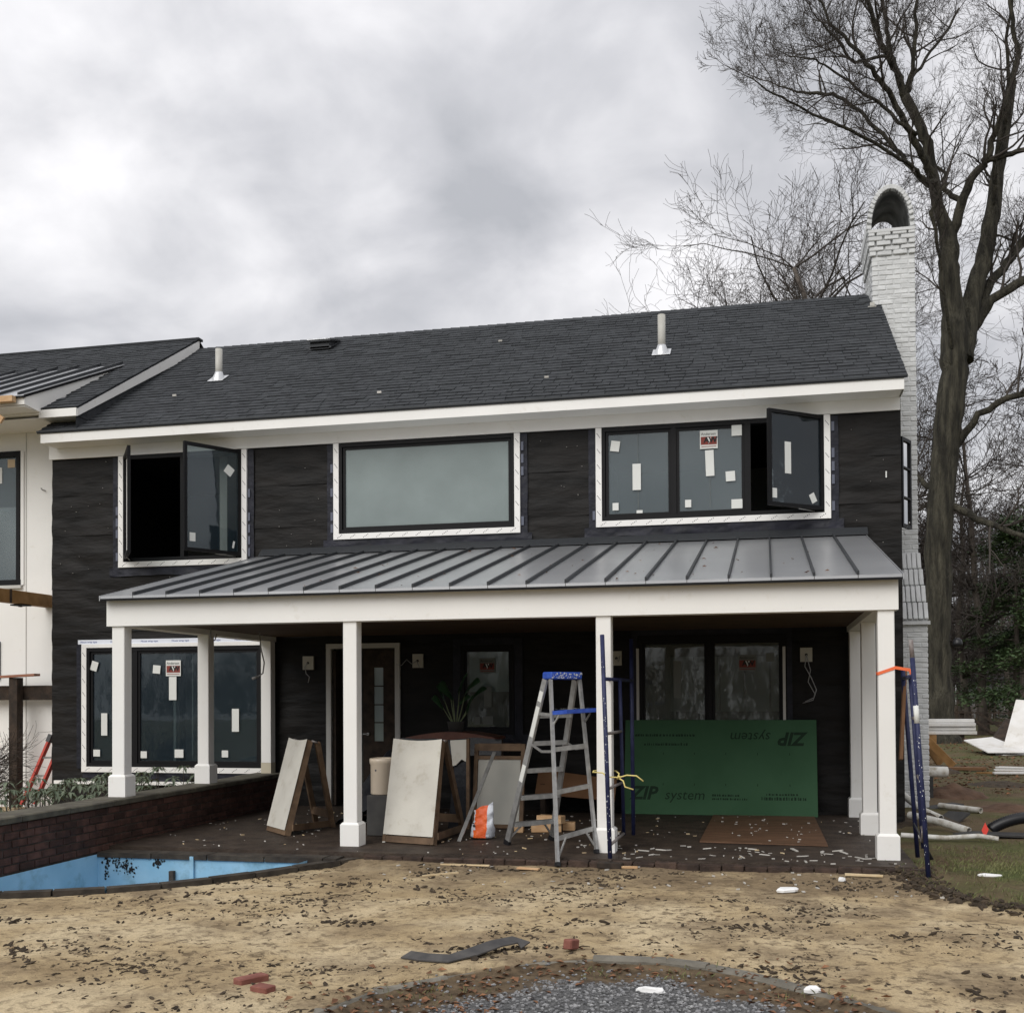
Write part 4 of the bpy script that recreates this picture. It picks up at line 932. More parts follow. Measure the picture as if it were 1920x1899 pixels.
# ------------------------------------------------------------------ things on the porch
V = Vector
def lerp(a, b, t): return a+(b-a)*t
def aframe(name, label, bl, br, tl_, tr, rbl, rbr, canvas_up):
    t = thing(name, label, 'a-frame', (bl[0], bl[1], 0))
    bl, br, tl_, tr, rbl, rbr = map(V, (bl, br, tl_, tr, rbl, rbr))
    out = (br-bl).cross(tl_-bl).normalized(); 
    if out.y > 0: out = -out
    sx = (br-bl).normalized()
    b = MB(); b.bar(bl+sx*.02, tl_+sx*.02, .07, .04, sx); b.build('stile', WOODF, t)
    b = MB(); b.bar(br-sx*.02, tr-sx*.02, .07, .04, sx); b.build('stile', WOODF, t)
    u = (tl_-bl).normalized()
    b = MB(); b.bar(bl+sx*.042+u*.035, br-sx*.042+u*.035, .065, .07, u); b.build('bottom_rail', WOODF, t)
    b = MB(); b.bar(tl_+sx*.042-u*.08-out*.0, tr-sx*.042-u*.08-out*.0, .05, .06, u); b.build('top_rail', WOODF, t)
    b = MB(); n = 10; m_ = 6; vs = []
    for j in range(n+1):
        for i in range(m_+1):
            s_ = i/m_; q = bl+(br-bl)*(.015+.97*s_)+(tl_-bl)*(canvas_up+(1.005-canvas_up)*j/n); sag = sin(pi*s_)
            q += out*(.047-.008*sag*abs(2*j/n-1)); 
            if j == n: q -= u*.02*sag
            vs.append(q)
    b.add(vs, [(j*(m_+1)+i, j*(m_+1)+i+1, (j+1)*(m_+1)+i+1, (j+1)*(m_+1)+i) for j in range(n) for i in range(m_)], True); b.build('canvas_panel', CANVAS, t)
    hb = V((0, .10, -.01)) if abs(out.y) > .8 else -out*.10
    for a, c in ((tl_+sx*.02, rbl), (tr-sx*.02, rbr)):
        b = MB(); b.bar(a+hb, c, .06, .045, sx); b.build('rear_leg', WOODF, t)
    b = MB(); b.bar(rbl.lerp(tl_, .16), rbr.lerp(tr, .16), .03, .09, (0, 0, 1)); b.build('rear_rail', WOODF, t)
    b = MB(); b.bar(br+u*.10-out*.03, rbr.lerp(tr, .05), .03, .07, (0, 0, 1)); b.build('side_brace', WOODF, t)
    b = MB(); b.tube([tr+hb*.2, tr+hb*.9], .012, 8); b.tube([tl_+hb*.2, tl_+hb*.9], .012, 8); b.build('hinge', RUST, t)
aframe('wooden_a_frame', 'brown A-frame with pale canvas panel turned sideways beside the pool', (2.04, -2.81, 0), (2.46, -3.23, 0), (2.20, -2.52, 1.05), (2.60, -2.92, 1.05), (2.26, -1.95, 0), (2.64, -2.35, 0), .05)
aframe('wooden_a_frame', 'wide brown A-frame with large pale canvas panel facing the yard', (3.69, -3.51, 0), (4.31, -3.69, 0), (3.70, -3.16, 1.07), (4.30, -3.33, 1.07), (3.68, -2.37, 0), (4.30, -2.55, 0), .07)
fp = thing('framed_panel', 'upright brown framed panel with grey-white board behind the orange bag', 'panel', (4.6, -2.1, 0))
def tilt(x, z, y0=-2.18): return V((x, y0+.16*z, z))
for xa, xb, za, zb in ((4.30, 4.345, 0, .98), (4.865, 4.91, 0, .98), (4.346, 4.864, .90, .985), (4.346, 4.864, .80, .84), (4.346, 4.864, .01, .05)):
    b = MB(); b.prism([tilt(xa, za), tilt(xb, za), tilt(xb, zb), tilt(xa, zb)], (0, .05, 0)); b.build('frame_rail', WOODF, fp)
b = MB(); b.prism([tilt(4.35, .052, -2.165), tilt(4.86, .052, -2.165), tilt(4.86, .80, -2.165), tilt(4.35, .80, -2.165)], (0, .012, 0)); b.build('board', mat('grey_board', (.43, .42, .38), .85, (.36, .36, .33), 2.2, 5), fp)
tc_ = thing('torn_canvas_board', 'torn pale canvas hanging in a dark frame behind the wide A-frame', 'panel', (4.2, -2.3, 0))
b = MB(); q = [(4.06, 1.03), (4.27, 1.04), (4.25, .78), (4.2, .81), (4.13, .74), (4.09, .73)]; b.prism([(x, -2.24, z) for x, z in q], (0, .008, 0)); b.build('canvas', CANVAS, tc_)
b = MB(); b.bar((4.275, -2.25, 0), (4.275, -2.22, 1.05), .035, .05, (0, 1, 0)); b.build('stile', WOODF, tc_)
b = MB(); b.prism([(4.02, -2.21, 0), (4.255, -2.21, 0), (4.255, -2.21, .8), (4.1, -2.21, .72)], (0, .01, 0)); b.build('black_fabric', TARP, tc_)
# crock on its plinth
b = MB(); cx, cy = 3.475, -2.93; b.lathe((cx, cy, .455), [(.0, 0), (.128, 0), (.136, .012), (.137, .33), (.146, .345), (.150, .375), (.146, .40), (.130, .405), (.124, .39), (.122, .04), (0, .03)], 32)
ck = b.build('stoneware_crock', STONEW, label='tan stoneware crock with rolled rim standing on a dark block', cat='crock', base=(cx, cy, .455))
b = MB()
for k in range(10): a = -1.9+.012*k; b.box(cx+.1378*cos(a)-.002, cx+.1378*cos(a)+.003, cy+.1378*sin(a)-.001, cy+.1378*sin(a), .72+.006*sin(k*1.7), .735+.004*sin(k*2.3))
b.build('maker_mark', INKG, ck)
pb = MB(); q = cham(.28, .28, .45, .008, .003, 5); pb.add([(v[0]+cx, v[1]+cy, v[2]+.227) for v in q.v], q.f); pb.build('dark_plinth', DARKST, label='dark grey block plinth under the tan crock', cat='plinth', base=(cx, cy, .002))
# tarp covered heap near the door
b = MB(); n = 26; vs = []
for j in range(n+1):
    for i in range(n+1):
        x = 2.55+.75*i/n; y = -2.1+1.2*j/n; e = max(0, 1-((i/n-.55)/.5)**2)*max(0, 1-((j/n-.5)/.52)**2)
        h = e**.5*(.35+.75*max(0, i/n-.1)*(1-abs(j/n-.5)))+.05*noise.noise(V((x*6, y*6, 1))); vs.append((x, y, max(.003, h*1.15)))
b.add(vs, [(j*(n+1)+i, j*(n+1)+i+1, (j+1)*(n+1)+i+1, (j+1)*(n+1)+i) for j in range(n) for i in range(n)], True); b.build('dark_tarp', TARP, label='dark tarp heaped over something between the door and the porch post', cat='tarp')
# side table with plant
tb = thing('brown_side_table', 'dark red-brown table against the wall carrying the potted plant', 'table', (3.8, -1.1, 0))
b = MB(); n = 16; b.prism([(3.25+1.15*k/n, -1.45, 1.03+.07*sin(pi*k/n)) for k in range(n+1)]+[(4.40, -1.45, 1.0), (3.25, -1.45, 1.0)], (0, .6, 0)); b.build('table_top', mat('mahogany', (.09, .028, .016), .45, (.13, .045, .026), 6), tb)
for x in (3.3, 4.35):
    for y in (-1.40, -.9): b = MB(); b.bar((x, y, 0), (x, y, 1.0), .05, .05, (0, 1, 0)); b.build('leg', WOODW, tb)
b = MB(); nn = 40; vs = []
for j in range(5):
    for i in range(nn+1): x = 3.2+1.3*i/nn; vs.append((x, -1.47-.03*abs(noise.noise(V((x*7, j*.6, 0))))-.01*j, 1.02-.05*j+.03*noise.noise(V((x*3, j, 3)))))
b.add(vs, [(j*(nn+1)+i, (j+1)*(nn+1)+i, (j+1)*(nn+1)+i+1, j*(nn+1)+i+1) for j in range(4) for i in range(nn)], True); b.build('plastic_cover', TARP, tb)
pl = thing('potted_plant', 'broad-leaved green plant with arching leaves in front of the small window', 'plant', (3.84, -1.2, 1.10))
b = MB(); b.lathe((3.84, -1.2, 1.095), [(0, 0), (.09, 0), (.11, .12), (.12, .13), (.1, .13), (.09, .11), (0, .1)], 20); b.build('pot', DARKST, pl)
for k, (tx, tz, ly, L_, wd) in enumerate([(-.30, .50, -.05, .30, .10), (-.18, .62, .05, .26, .09), (-.05, .55, -.1, .3, .09), (.10, .66, .0, .32, .10), (.28, .60, -.08, .36, .09), (.42, .50, .04, .32, .07), (.36, .30, -.1, .34, .07), (-.38, .38, .02, .26, .08), (.02, .42, .1, .22, .07)]):
    base = V((3.84+tx*.08, -1.2+ly*.2, 1.18)); mid = V((3.84+tx*.45, -1.2+ly*.6, 1.12+tz*.72)); pts = [base.lerp(mid, t)+V((tx*.04*sin(pi*t), 0, .02*sin(pi*t))) for t in (0, .25, .5, .75, 1)]
    b = MB(); b.tube(pts, [.009, .008, .007, .006, .005], 6); b.build('stem', STEMP, pl)
    sgn = 1 if tx > 0 else -1; b = MB(); vs = []; n = 9
    for j in range(n+1):
        t = j/n; c = mid+V((sgn*L_*t*(.62 if k % 3 else .3), ly*t, L_*((1.15 if k % 3 else 1.3)*t-.75*t*t)+tz*.05*t)); wv = 2.3*wd*sin(pi*min(1, t*.93+.07))**.75
        sd_ = V((.25*sgn, .55, .75)).normalized()
        vs += [c+sd_*wv*.5-V((0, 0, .02)), c+V((0, 0, .012)), c-sd_*wv*.5-V((0, 0, .005))]
    b.add(vs, [(3*j+i, 3*j+i+1, 3*j+i+4, 3*j+i+3) for j in range(n) for i in range(2)], True); b.build('leaf', LEAFP, pl)
# orange and white bag
def bag():
    t = thing('orange_white_bag', 'crumpled orange and white sack standing by the leaning pole', 'bag', (4.66, -3.08, 0))
    n, m_ = 28, 16
    b = MB(); vs = []
    for j in range(m_+1):
        tt = j/m_; z = .02+.33*tt
        for i in range(n):
            a = 2*pi*i/n; w = .125*(1-.15*tt+.06*sin(tt*6)); d = .075*(1-tt**2*.9)+.004
            x = 4.66+.02*tt+w*(abs(cos(a))**.8*(1 if cos(a) > 0 else -1)); y = -3.08+d*(abs(sin(a))**.8*(1 if sin(a) > 0 else -1))
            k = noise.noise(V((x*14, y*14, z*13))); x += .022*k; y += .03*noise.noise(V((x*17, z*16, 4)))
            zz_ = z+(.05*cos(a*1.0)+.03*noise.noise(V((a, 3, 0))))*tt**3
            vs.append((x, y, max(.002, zz_)))
    fs = [(j*n+i, j*n+(i+1) % n, (j+1)*n+(i+1) % n, (j+1)*n+i) for j in range(m_) for i in range(n)]
    o = [f for f in fs if -.075 < (sum(vs[q][0] for q in f)/4-4.665)-.02*noise.noise(V((0, 0, vs[f[0]][2]*9))) < .062]
    s_ = set(o); b.add(vs, o, True); b.build('orange_panel', ORANGE, t)
    b = MB(); b.add(vs, [f for f in fs if f not in s_]+[tuple(range(n))[::-1]], True); b.build('white_side', BAGW, t)
    b = MB(); b.box(4.575, 4.60, -3.158, -3.15, .14, .16); b.box(4.57, 4.59, -3.157, -3.15, .17, .18); b.build('bag_print', INKB, t)
bag()
b = MB(); b.bar((4.47, -3.34, .0), (4.61, -2.30, .90), .012, .04, (1, 0, 0)); b.build('leaning_metal_strip', ALU, label='thin metal strip leaning on the framed panel beside the orange bag', cat='metal strip')
# aluminium step ladder
sl_ = thing('step_ladder', 'aluminium step ladder with blue paint-splashed top and shelf', 'ladder', (5.57, -3.66, 0))
F1, F2, R1, R2 = V((5.03, -3.50, .0)), V((5.42, -3.06, .0)), V((5.74, -4.42, gh(5.74, -4.42)+.01)), V((6.04, -3.95, .0))
wdir = V((.67, .74, 0)).normalized(); pdir = V((.74, -.67, 0)).normalized(); tc0 = V((5.66, -3.67, 1.71))
f1, f2 = tc0-wdir*.19-pdir*.035, tc0+wdir*.19-pdir*.035; r1, r2 = tc0-wdir*.185+pdir*.045, tc0+wdir*.185+pdir*.045
for a, c in ((F1, f1), (F2, f2)):
    b = MB(); ax = (c-a).normalized(); sd_ = wdir
    b.bar(a+ax*.03, c, .075, .022, wdir); o = b.build('front_rail', ALU, sl_)
    b = MB(); b.bar(a, a+ax*.05, .09, .03, wdir); b.build('foot', BLKP, o)
for (ta, tb2) in ((.93, .99), (.72, .9), (.45, .55)):
    b = MB(); b.bar(F1.lerp(f1, ta-.06)-wdir*.0125, F1.lerp(f1, tb2-.06)-wdir*.0125, .06, .002, wdir); b.build('rail_sticker', PAPER, sl_)
for a, c in ((R1, r1), (R2, r2)):
    ax = (c-a).normalized(); b = MB(); b.bar(a+ax*.03, c, .034, .028, wdir); o = b.build('rear_rail', ALU, sl_)
    b = MB(); b.bar(a, a+ax*.04, .045, .04, wdir); b.build('foot', BLKP, o)
for k in range(5):
    t = .135+.165*k; a, c = F1.lerp(f1, t), F2.lerp(f2, t); b = MB(); b.bar(a+wdir*.012, c-wdir*.012, .08, .012, (0, 0, 1)); b.bar(a+wdir*.012-pdir*.035-V((0, 0, .018)), c-wdir*.012-pdir*.035-V((0, 0, .018)), .006, .045, (0, 0, 1)); b.bar(a+wdir*.012+pdir*.035-V((0, 0, .018)), c-wdir*.012+pdir*.035-V((0, 0, .018)), .006, .045, (0, 0, 1)); b.build('tread', ALU, sl_)
for t in (.14, .38, .61): b = MB(); b.bar(R1.lerp(r1, t), R2.lerp(r2, t), .02, .045, (0, 0, 1)); b.build('rear_brace', ALU, sl_)
for t, s_ in ((.0, 1), (.0, -1)):
    for Aa, Bb, Ca in ((R1, R2, r1), (R2, R1, r2)):
        if s_ == 1: b = MB(); b.bar(Aa.lerp(Ca, .03), Aa.lerp(Ca, .14).lerp(Bb.lerp(r2 if Ca is r1 else r1, .14), .25), .012, .02); b.build('knee_brace', ALU, sl_)
for Aa, Ca, Bb in ((F1, f1, F2), (F2, f2, F1)):
    b = MB(); b.bar(Aa.lerp(Ca, .03), Aa.lerp(Ca, .13).lerp(Bb.lerp(f2 if Ca is f1 else f1, .13), .28), .012, .02); b.build('knee_brace', ALU, sl_)
for a, c in ((F1.lerp(f1, .62), R1.lerp(r1, .60)), (F2.lerp(f2, .62), R2.lerp(r2, .60))):
    b = MB(); mid = (a+c)/2-V((0, 0, .04)); b.bar(a, mid, .008, .026); b.bar(mid, c, .008, .026); b.build('spreader', ALU, sl_)
b = MB(); q = cham(.40, .155, .075, .012, .001, 1); mt = Matrix.Translation(tc0+V((0, 0, .037))) @ Matrix.Rotation(atan2(wdir.y, wdir.x), 4, 'Z')
b.add([mt @ V(v) for v in q.v], q.f); tcap = b.build('top_cap', BLUEP, sl_)
b = MB(); sc0 = R1.lerp(r1, .80); sc1 = R2.lerp(r2, .80); q0 = sc0-wdir*.0; sh = [q0+pdir*.0, sc1, sc1+pdir*.24+V((0, 0, .015)), q0+pdir*.24+V((0, 0, .015))]; b.prism(sh, (0, 0, .04)); shelf = b.build('paint_shelf', BLUEP, sl_)
for s_ in (sc0, sc1): b = MB(); b.bar(s_-V((0, 0, .12)), s_+pdir*.12, .012, .016); b.build('shelf_bracket', ALU, sl_)
b = MB(); b.bar(F1.lerp(f1, .80), sc0, .008, .03); b.build('shelf_link', ALU, sl_)
rn = random.Random(5); b = MB()
for k in range(60):
    u_ = rn.uniform(-.19, .19); z = rn.uniform(.012, .066); r = rn.uniform(.003, .010)
    c = tc0+wdir*u_+pdir*.0785+V((0, 0, z)); b.add([c+wdir*r*cos(a)*rn.uniform(.6, 1.5)+V((0, 0, r*sin(a)*rn.uniform(.5, 1.3))) for a in [j*pi/3 for j in range(6)]], [tuple(range(6))])
b.build('paint_splashes', SPLAT, tcap, kind='stuff')
b = MB()
for k in range(46):
    c = sc0.lerp(sc1, rn.uniform(.05, .95))+pdir*rn.uniform(.02, .22)+V((0, 0, .058)); r = rn.uniform(.005, .022); b.add([c+wdir*r*cos(a)*rn.uniform(.6, 1.4)+pdir*r*sin(a)*rn.uniform(.6, 1.4) for a in [j*pi/3 for j in range(6)]], [tuple(range(6))])
b.build('paint_splashes', SPLAT, shelf, kind='stuff')
# timber offcuts behind the ladder
for k, (x, y, z, l, w, h, r) in enumerate([(5.22, -2.35, .045, .34, .14, .09, .25), (5.45, -2.15, .045, .14, .14, .09, .1), (5.27, -2.32, .137, .30, .14, .09, -.2), (4.93, -2.45, .04, .10, .12, .08, .1)]):
    q = cham(l, w, h, .004, .001, k); mt = Matrix.Translation((x, y, z+.003)) @ Matrix.Rotation(r, 4, 'Z'); b = MB(); b.add([mt @ V(v) for v in q.v], q.f)
    b.build('timber_offcut', WOODN, label=['long yellow timber offcut at the bottom of the pile behind the step ladder', 'short timber block at the back of the pile behind the step ladder', 'timber offcut lying on top of the pile behind the step ladder', 'small timber block beside the foot of the framed panel'][k], cat='offcut')
# cardboard sheet leaning behind the ladder
b = MB(); b.prism([(4.75, -.7, .28), (5.78, -.7, .20), (5.78, -.45, .46), (4.75, -.45, .58)], (0, .006, 0)); b.build('brown_cardboard', CARDB, label='brown cardboard sheet propped on a dark bench behind the step ladder', cat='cardboard')
b = MB(); 
for x in (4.8, 5.66): b.box(x, x+.06, -.6, -.2, 0, .40)
b.box(4.75, 5.75, -.42, -.15, .40, .45); b.build('dark_bench', WOODW, label='low dark bench standing by the wall behind the step ladder', cat='bench')
# green sheathing panel
zp = thing('green_sheathing_panel', 'green sheathing board standing on its long edge before the sliding door', 'panel', (7.07, -.28, 0))
BY, TY = -.30, -.075
bd = V((0, TY-BY, 1.21)).normalized()
b = MB(); b.prism([(5.85, BY, 0.003), (8.29, BY, 0.003), (8.29, TY, 1.215), (5.85, TY, 1.215)], (0, .012, 0)); b.build('board', GREEN, zp)
lean = math.atan2(TY-BY, 1.212)
def zm(x, s_, flip=False):
    m_ = Matrix.Translation(V((x, BY-.0015, 0))+bd*s_) @ Matrix.Rotation(-lean, 4, 'X') @ Matrix.Rotation(pi/2, 4, 'X')
    if flip: m_ = m_ @ Matrix.Rotation(pi, 4, 'Z')
    return m_
t = text_mb('ZIP', .235, zm(5.93, .20), .25, .0005, .008); join(t, text_mb('system', .185, zm(6.37, .20), .2, .0005)); t.build('lettering', INK, zp)
t = text_mb('ZIP', .235, zm(8.17, 1.07, True), .25, .0005, .008); join(t, text_mb('system', .185, zm(7.73, 1.07, True), .2, .0005)); t.build('lettering', INK, zp)
b = MB(); rn = random.Random(2)
def scrib(x0, x1, s0, h):
    x = x0
    while x < x1:
        w = rn.uniform(.010, .03); p = V((x, BY-.0012, 0))+bd*s0; b.prism([p, p+V((w, 0, 0)), p+V((w, 0, 0))+bd*h*rn.uniform(.6, 1), p+bd*h*rn.uniform(.6, 1)], (0, .0006, 0)); x += w+rn.uniform(.004, .02)
scrib(5.98, 6.75, 1.02, .035); scrib(6.1, 6.65, .90, .035); scrib(6.98, 7.42, .20, .03); scrib(6.98, 7.3, .245, .03); scrib(7.6, 8.15, .205, .045); scrib(7.66, 8.05, .265, .03)
b.build('small_print', INK, zp)
b = MB()
for xx in [5.95+.4*k for k in range(6)]:
    for s_ in (.38, .78): p = V((xx, BY-.0012, 0))+bd*s_; b.prism([p, p+V((.008, 0, 0)), p+V((.008, 0, 0))+bd*.03, p+bd*.03], (0, .0006, 0))
b.build('nailing_mark', INK, zp)
b = MB(); b.prism([(6.98, -2.99, .006), (8.27, -3.08, .006), (8.24, -.40, .010), (7.0, -.42, .010)], (0, 0, .012)); b.build('plywood_sheet', PLY, label='brown plywood sheet lying flat on the patio before the green board', cat='plywood')
# scaffold frames
TR = .0215
def scaffold(label, A, Atop, C_, Ctop, B0, B1, rungs, bar_z, group):
    t = thing('scaffold_frame', label, 'scaffold', (A[0], A[1], A[2])); A, Atop, C_, Ctop, B0, B1 = map(V, (A, Atop, C_, Ctop, B0, B1))
    at_ = lambda p, q, z: p.lerp(q, (z-p.z)/(q.z-p.z))
    for nm, p, q in (('leg', A, Atop), ('leg', C_, Ctop), ('ladder_leg', B0, B1)): b = MB(); b.tube([p, p.lerp(q, .5), q], TR if nm == 'leg' else TR*.85, 12); b.build(nm, SCAFF, t)
    b = MB(); b.tube([at_(A, Atop, bar_z), at_(C_, Ctop, bar_z)], TR*.9, 10); b.build('header_bar', SCAFF, t)
    for z in rungs: b = MB(); b.tube([at_(A, Atop, z), at_(B0, B1, z)], .015, 8); b.build('rung', RUST, t)
    b = MB(); rn = random.Random(hash(label) % 97)
    for k in range(46):
        p = A.lerp(Atop, rn.uniform(.05, .92)); a = rn.uniform(-2.6, -.6); c = p+V((cos(a), sin(a), 0))*(TR+.0008); s_ = rn.uniform(.0015, .005); tg = V((-sin(a), cos(a), 0))
        b.add([c-tg*s_, c-V((0, 0, s_*2)), c+tg*s_, c+V((0, 0, s_*1.5))], [(0, 1, 2, 3)])
    b.build('paint_spots', SPLAT, t, kind='stuff')
    return t
s1 = scaffold('blue scaffold frame standing edge-on against the middle porch post', (6.235, -4.40, .02), (6.135, -4.13, 2.13), (6.245, -2.62, .02), (6.24, -2.66, 2.16), (6.245, -3.45, .12), (6.225, -3.52, 1.70), (1.18, .66, .14), 1.705, 'scaffold frames')
b = MB(); b.tube([(6.237, -4.405, gh(6.24, -4.4)+.065), (6.235, -4.40, .09)], .013, 8); b.build('screw_jack', RUST, s1)
s2 = scaffold('blue scaffold frame strapped to the right corner porch post', (9.02, -4.66, gh(9.02, -4.66)), (8.925, -4.52, 1.86), (9.12, -3.14, gh(9.1, -3.2)), (8.99, -3.22, 1.80), (9.095, -3.75, .1), (8.985, -3.85, 1.70), (1.32, .78, .30), 1.70, 'scaffold frames')
b = MB(); b.tube([(8.926, -4.521, 1.85), (8.915, -4.508, 2.02)], .0195, 12); b.build('bare_spigot', RUST, s2)
b = MB(); b.tube([V((9.02, -4.66, gh(9.02, -4.66))).lerp(V((8.925, -4.52, 1.86)), t) for t in (.70, .78)], TR+.0015, 12); b.build('white_tape_band', PAPER, s2)
b = MB(); b.tube([V((9.02, -4.66, gh(9.02, -4.66))).lerp(V((8.925, -4.52, 1.86)), t)-V((0, .004, 0)) for t in (.715, .765)], TR-.004, 12); b.build('tape_mark', INKB, s2)
b = MB(); b.tube([(8.99, -4.62, .36), (9.06, -4.0, .20), (9.1, -3.6, .16)], .02, 10); b.build('lower_tube', RUST, s2)
q = cham(.23, .14, .05, .004, .002, 3); b = MB(); b.add([(v[0]+6.24, v[1]-4.42, v[2]+gh(6.24, -4.42)+.03) for v in q.v], q.f); b.build('wood_sole_block', WOODW, label='dark wood block under the foot of the scaffold by the middle post', cat='block')
b = MB(); hw_ = PW/2+.004; pc = V((8.773, -3.80, 0)); loopz = [(-hw_, -hw_, 1.735), (hw_, -hw_, 1.79), (hw_, hw_, 1.79), (-hw_, hw_, 1.74)]
for k in range(4):
    a = V(loopz[k])+pc; c = V(loopz[(k+1) % 4])+pc; b.bar(a, c, .004, .028, (0, 0, 1))
b.bar(pc+V((hw_, -hw_, 1.79)), (8.965, -4.0, 1.765), .006, .028); b.bar((8.965, -4.0, 1.765), (8.975, -4.05, 1.69), .012, .03); b.build('orange_strap', STRAP, label='orange ratchet strap tied round the right corner porch post', cat='strap')
b = MB(); b.bar((8.955, -3.30, .9), (9.02, -3.15, 1.78), .11, .03, (1, 0, 0)); b.build('leaning_board', CARDB, label='narrow brown board standing behind the right scaffold frame', cat='board')
b = MB(); b.tube([(6.02, -4.02, .80), (6.12, -4.05, .795), (6.2, -4.3, .775), (6.30, -4.22, .765), (6.38, -4.25, .79), (6.47, -4.25, .785), (6.535, -4.25, .735)], .007, 6); b.tube([(6.29, -4.22, .765), (6.345, -4.25, .735), (6.36, -4.25, .68), (6.44, -4.25, .655)], .007, 6)
b.tube([(6.285, -4.22, .755), (6.30, -4.235, .775), (6.315, -4.22, .765)], .013, 8); b.tube([(6.02, -4.02, .80), (6.0, -3.85, .8), (6.05, -3.68, .8), (6.2, -3.69, .79), (6.26, -3.9, .78), (6.29, -4.22, .765)], .007, 6)
b.build('yellow_rope', ROPE, label='thin yellow rope knotted round the middle porch post and scaffold', cat='rope')
# chips on the patio
def chips(name, label, cat, n, xr, yr, zf, m_, smin, smax, seed, cond=None, thin=.25):
    b = MB(); rn = random.Random(seed); k = 0
    while k < n:
        x = rn.uniform(*xr); y = rn.uniform(*yr); k += 1
        if cond and not cond(x, y): continue
        if name in ('white_chips', 'wood_splinters') and rn.random() > .35+1.3*noise.noise(V((x*1.4, y*1.4, 3))): continue
        l = rn.uniform(smin, smax); w = l*rn.uniform(thin, thin*2.6); a = rn.gauss(0, .9); z = zf(x, y)+.002; h = rn.uniform(.003, .012)
        q = [(-l/2, -w/2), (l/2*rn.uniform(.6, 1), -w/2), (l/2, w/2*rn.uniform(.3, 1)), (-l/2*rn.uniform(.5, 1), w/2)]; tl = rn.uniform(-.2, .2)
        b.prism([(x+p*cos(a)-s_*sin(a), y+p*sin(a)+s_*cos(a), z+max(0, p*tl)) for p, s_ in q], (0, 0, h))
    return b.build(name, m_, label=label, cat=cat, kind='stuff')
pc_ = lambda x, y: 0.0
offply = lambda x, y: not (6.95 < x < 8.3 and -3.1 < y < -.3) and not (y > -.35)
chips('white_chips', 'white paint and trim chips scattered over the dark patio', 'chips', 620, (1.0, 8.9), (-4.28, -.6), pc_, CHIP, .008, .035, 11, offply)
chips('wood_splinters', 'pale wood splinters scattered on the patio', 'splinters', 200, (1.0, 8.9), (-4.28, -.8), pc_, WOODCHIP, .012, .06, 12, offply, .12)
chips('front_edge_litter', 'white scraps gathered along the front edge of the patio', 'chips', 60, (6.0, 8.7), (-4.28, -3.3), pc_, CHIP, .02, .13, 13, None, .10)
chips('sawdust_on_plywood', 'small white chips lying on the brown plywood sheet', 'chips', 40, (7.02, 8.2), (-2.95, -.5), lambda x, y: .024, CHIP, .006, .035, 14)
chips('chips_on_sand', 'white chips scattered in the sand along the patio', 'chips', 70, (4.2, 9.2), (-5.4, -4.42), gh, CHIP, .008, .045, 15)
def scrap(name, p, a, l, w, h, m_, label, cat, lift=.002, tl=0):
    x, y = p; rn = random.Random(int(l*1e4)); q = [(-.5, -.1), (-.3, -.45), (.2, -.5), (.42, -.35), (.5, .1), (.25, .45), (-.25, .5)]; b = MB(); vs = []; k = len(q)
    for f_, hz in ((1, 0), (1.0, h*.5), (.8, h)):
        for u_, v_ in q:
            u2, v2 = u_*l*f_*rn.uniform(.9, 1.1), v_*w*f_*rn.uniform(.85, 1.15); px_, py_ = x+u2*cos(a)-v2*sin(a), y+u2*sin(a)+v2*cos(a); vs.append((px_, py_, gh(x, y)+.004+hz*rn.uniform(.8, 1.2)+max(0, u2*tl)))
    b.add(vs, [tuple(range(k))[::-1], tuple(range(2*k, 3*k))]+[(r*k+i, r*k+(i+1) % k, (r+1)*k+(i+1) % k, (r+1)*k+i) for r in range(2) for i in range(k)]); return b.build(name, m_, label=label, cat=cat)
def plank(name, p, a, l, w, h, m_, label, cat, lift=.002, tl=0):
    x, y = p; z = max(gh(x, y), gh(x+l/2*cos(a), y+l/2*sin(a)), gh(x-l/2*cos(a), y-l/2*sin(a)))+lift
    q = cham(l, w, h, min(w, h)*.12, .002, int(l*1000)); mt = Matrix.Translation((x, y, z+h/2)) @ Matrix.Rotation(a, 4, 'Z') @ Matrix.Rotation(tl, 4, 'Y'); b = MB(); b.add([mt @ V(v) for v in q.v], q.f); return b.build(name, m_, label=label, cat=cat)
plank('wood_strip', (4.86, -4.52), .02, .48, .025, .012, WOODCHIP, 'pale wood strip on the sand parallel to the patio edge', 'wood strip')
plank('wood_strip', (4.76, -5.0), .75, .36, .03, .012, WOODCHIP, 'pale wood strip lying slantwise on the sand below the orange bag', 'wood strip')
plank('wood_strip', (5.50, -4.62), -.2, .22, .06, .015, WOODN, 'broad yellow wood splinter on the sand left of the ladder foot', 'wood strip')
plank('wood_strip', (6.40, -4.47), .0, .20, .035, .02, WOODN, 'short yellow stick beside the scaffold foot block', 'wood strip')
plank('wood_strip', (8.50, -4.52), -.12, .32, .03, .02, WOODCHIP, 'tan stick on the sand before the right corner post', 'wood strip')
scrap('foam_scrap', (7.83, -5.25), .5, .20, .10, .03, FOAM, 'white foam scrap on the sand in the middle right', 'scrap', tl=.06)
scrap('foam_scrap', (7.02, -8.42), -.1, .17, .045, .025, FOAM, 'white foam bar lying at the edge of the grey gravel', 'scrap')
scrap('foam_scrap', (7.92, -8.36), .1, .10, .05, .03, FOAM, 'small white foam scrap among leaves right of the gravel', 'scrap')
scrap('foam_scrap', (9.57, -4.35), .0, .20, .06, .02, FOAM, 'flat white scrap lying on the lawn by the scaffold', 'scrap')
scrap('foam_scrap', (8.30, -4.72), .3, .07, .04, .03, FOAM, 'tiny white scrap on the sand near the corner post', 'scrap')
